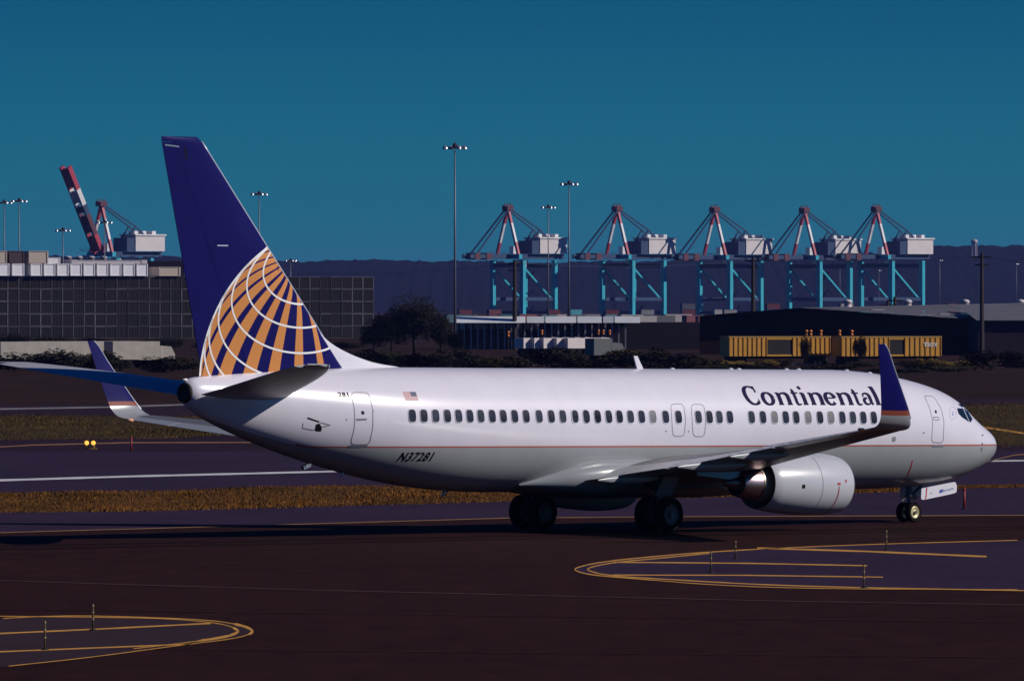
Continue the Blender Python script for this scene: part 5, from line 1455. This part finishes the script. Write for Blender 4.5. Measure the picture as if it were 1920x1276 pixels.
# runway guard light: two amber lamps side by side
g = G(169, 842); t = empty('guard_light', g); tag(t, 'pair of amber guard lamps on a low stand beside the taxiway', 'light')
mb = MB(); mb.box(-.34, .34, -.06, .10, .0, .08); mb.tube([(-.2, 0, .05), (-.2, 0, .2)], .04, 6); mb.tube([(.2, 0, .05), (.2, 0, .2)], .04, 6); mb.build('stand', mat('stand_yellow', (.45, .28, .05), .5), t)
for x in (-.17, .17):
    mb = MB(); mb.rev([(-.10, .16), (-.10, .05), (.0, .145), (.14, .12), (.16, .0)], (x, 0, .33), (0, 1, 0), 16); lo = mb.build('lamp_housing', mat('stand_yellow', (.45, .28, .05), .5), t, True)
    mb = MB(); mb.rev([(0, .13), (-.04, .09), (-.06, .005)], (x, -.08, .33), (0, 1, 0), 14); mb.build('lens', mat('amber_lens', (.8, .35, .04), .2, 0, .5, emit=((1, .45, .08), 1.6)), lo, True)
RD = mat('marker_red', (.30, .02, .02), .6)
for (px, y0, y1, lab) in ((246, 818, 846, 'dim red post beside the amber guard lamps'), (1808, 914, 954, 'dim red post on the shoulder ahead of the nose gear')):
    g = G(px, y1); h_ = (y1 - y0) / F * g.y; t = empty('red_post', g)
    mb = MB(); mb.tube([(0, 0, .03), (0, 0, h_ * .9)], .045, 8); mb.build('post', RD, t, True); mb = MB(); mb.rev([(0, .12), (.03, .12), (.06, .03)], (0, 0, 0), (0, 0, 1), 10); mb.build('base', DARK, t); mb = MB(); mb.rev([(0, .06), (.03, .07), (.08, .04), (.1, .005)], (0, 0, h_ * .9), (0, 0, 1), 10); mb.build('cap', RD, t, True)
    tag(t, lab, 'marker post', 'red posts')

# stacked boxes on the quay at the cranes' feet
rk = random.Random(9)
KB = [mat('quay_pale', (.30, .28, .28), .6, 0, .3, .2, .4), mat('quay_teal', (.05, .26, .32), .6, 0, .3, .2, .4), mat('quay_red', (.14, .03, .035), .6, 0, .3, .2, .4), mat('quay_grey', (.09, .09, .11), .6, 0, .3, .2, .4)]
kn = ('pale', 'teal', 'red', 'grey')
ksets = []
for km in KB:
    ln = 6.1
    mb = MB(); mb.box(-ln / 2, ln / 2, -1.22, 1.22, .02, 2.56); a_ = mb.mesh('container', km)
    mb = MB()
    for x in (-ln / 2, ln / 2):
        for y in (-1.24, 1.24): mb.bar((x, y, 0), (x, y, 2.59), .16, .16, up=(0, 1, 0))
    for y in (-1.24, 1.24):
        for z in (.08, 2.5): mb.bar((-ln / 2, y, z), (ln / 2, y, z), .12, .12)
    ksets.append((a_, mb.mesh('frame', CN)))
px_ = 872.0; kc = 0
while px_ < 1905:
    Y = rk.uniform(3850, 4050); hh = rk.choice((1, 2, 2, 3)); rz_ = rk.uniform(.25, .6); kc += 1
    for q in range(hh):
        ci = rk.choice((0, 0, 1, 3, 3, 2))
        o = link('container', ksets[ci][0], None, (X_(px_, Y), Y, q * 2.6), rz_); link('frame', ksets[ci][1], o)
        tag(o, '%s container on the quay, %s tier of the %s stack from the left' % (kn[ci], ('lowest', 'second', 'third')[q], ordinal(kc)), 'container', 'containers on the quay below the cranes')
    px_ += rk.uniform(17, 46)

# rough grass on the verges: far too many blades to count
def tufts(name, lo, hi, n, hmin, hmax, m, seed, label):
    rg = random.Random(seed); v = []; f = []
    def lerp(L, x):
        for (a, b) in zip(L[:-1], L[1:]):
            if a[0] <= x <= b[0]: return a[1] + (b[1] - a[1]) * (x - a[0]) / (b[0] - a[0])
    patches = [(rg.uniform(-150, 2070), rg.random(), rg.uniform(40, 160)) for _ in range(40)]
    for i in range(n):
        px = rg.uniform(-160, 2080); t = rg.random()
        y0, y1 = lerp(lo, px), lerp(hi, px)
        if y0 - y1 < 1: continue
        ta = -.05 + 1.1 * t
        Yn, Yf = F * H / (y0 - YH), F * H / (y1 - YH)
        Y = Yn + (Yf - Yn) * ta; X = X_(px, Y)
        s = 1.0
        for (cx0, ct, cw) in patches:
            d = ((px - cx0) / cw) ** 2 + ((t - ct) / .25) ** 2
            if d < 1: s = max(s, 1.6 - .6 * d)
        h_ = rg.uniform(hmin, hmax) * s; w_ = h_ * rg.uniform(.10, .22); a = rg.uniform(-.9, .9); lx = rg.uniform(-.4, .4) * h_
        o = len(v); ca, sa = math.cos(a) * w_, math.sin(a) * w_
        v += [(X - ca, Y - sa, -.01), (X + ca, Y + sa, -.01), (X + lx, Y + rg.uniform(-.2, .2) * h_, h_)]; f.append((o, o + 1, o + 2))
    o = part(name, v, f, m); tag(o, label, 'grass', kind='stuff')
GR1 = ground_mat('grass_blades_tawny', (.05, .032, .010), (.36, .15, .035), .16, (1, .5, 1), fine=2.4, spec=.05)
GR2 = ground_mat('grass_blades_olive', (.035, .028, .010), (.20, .12, .035), .12, (1, .5, 1), fine=1.8, spec=.05)
tufts('grass', Lg0, Lg1, 90000, .03, .085, GR1, 41, 'tawny rough grass on the verge behind the main wheels')
tufts('grass', Lq0, Lq1, 90000, .035, .10, GR2, 42, 'olive rough grass on the infield strip beyond the far taxiway')

# ------------------------------------------------------------------ air
hz = MB(); hz.box(-9400, 9400, -400, 26200, -2, 90)
hm = bpy.data.materials.new('haze_air'); hm.use_nodes = True
nt = hm.node_tree; nt.nodes.remove(nt.nodes['Principled BSDF'])
pv = nt.nodes.new('ShaderNodeVolumePrincipled'); pv.inputs['Color'].default_value = (.24, .34, 1.0, 1); pv.inputs['Density'].default_value = 2.4e-5; pv.inputs['Anisotropy'].default_value = .2
nt.links.new(pv.outputs['Volume'], nt.nodes['Material Output'].inputs['Volume'])
tag(hz.build('haze', hm), kind='stuff')
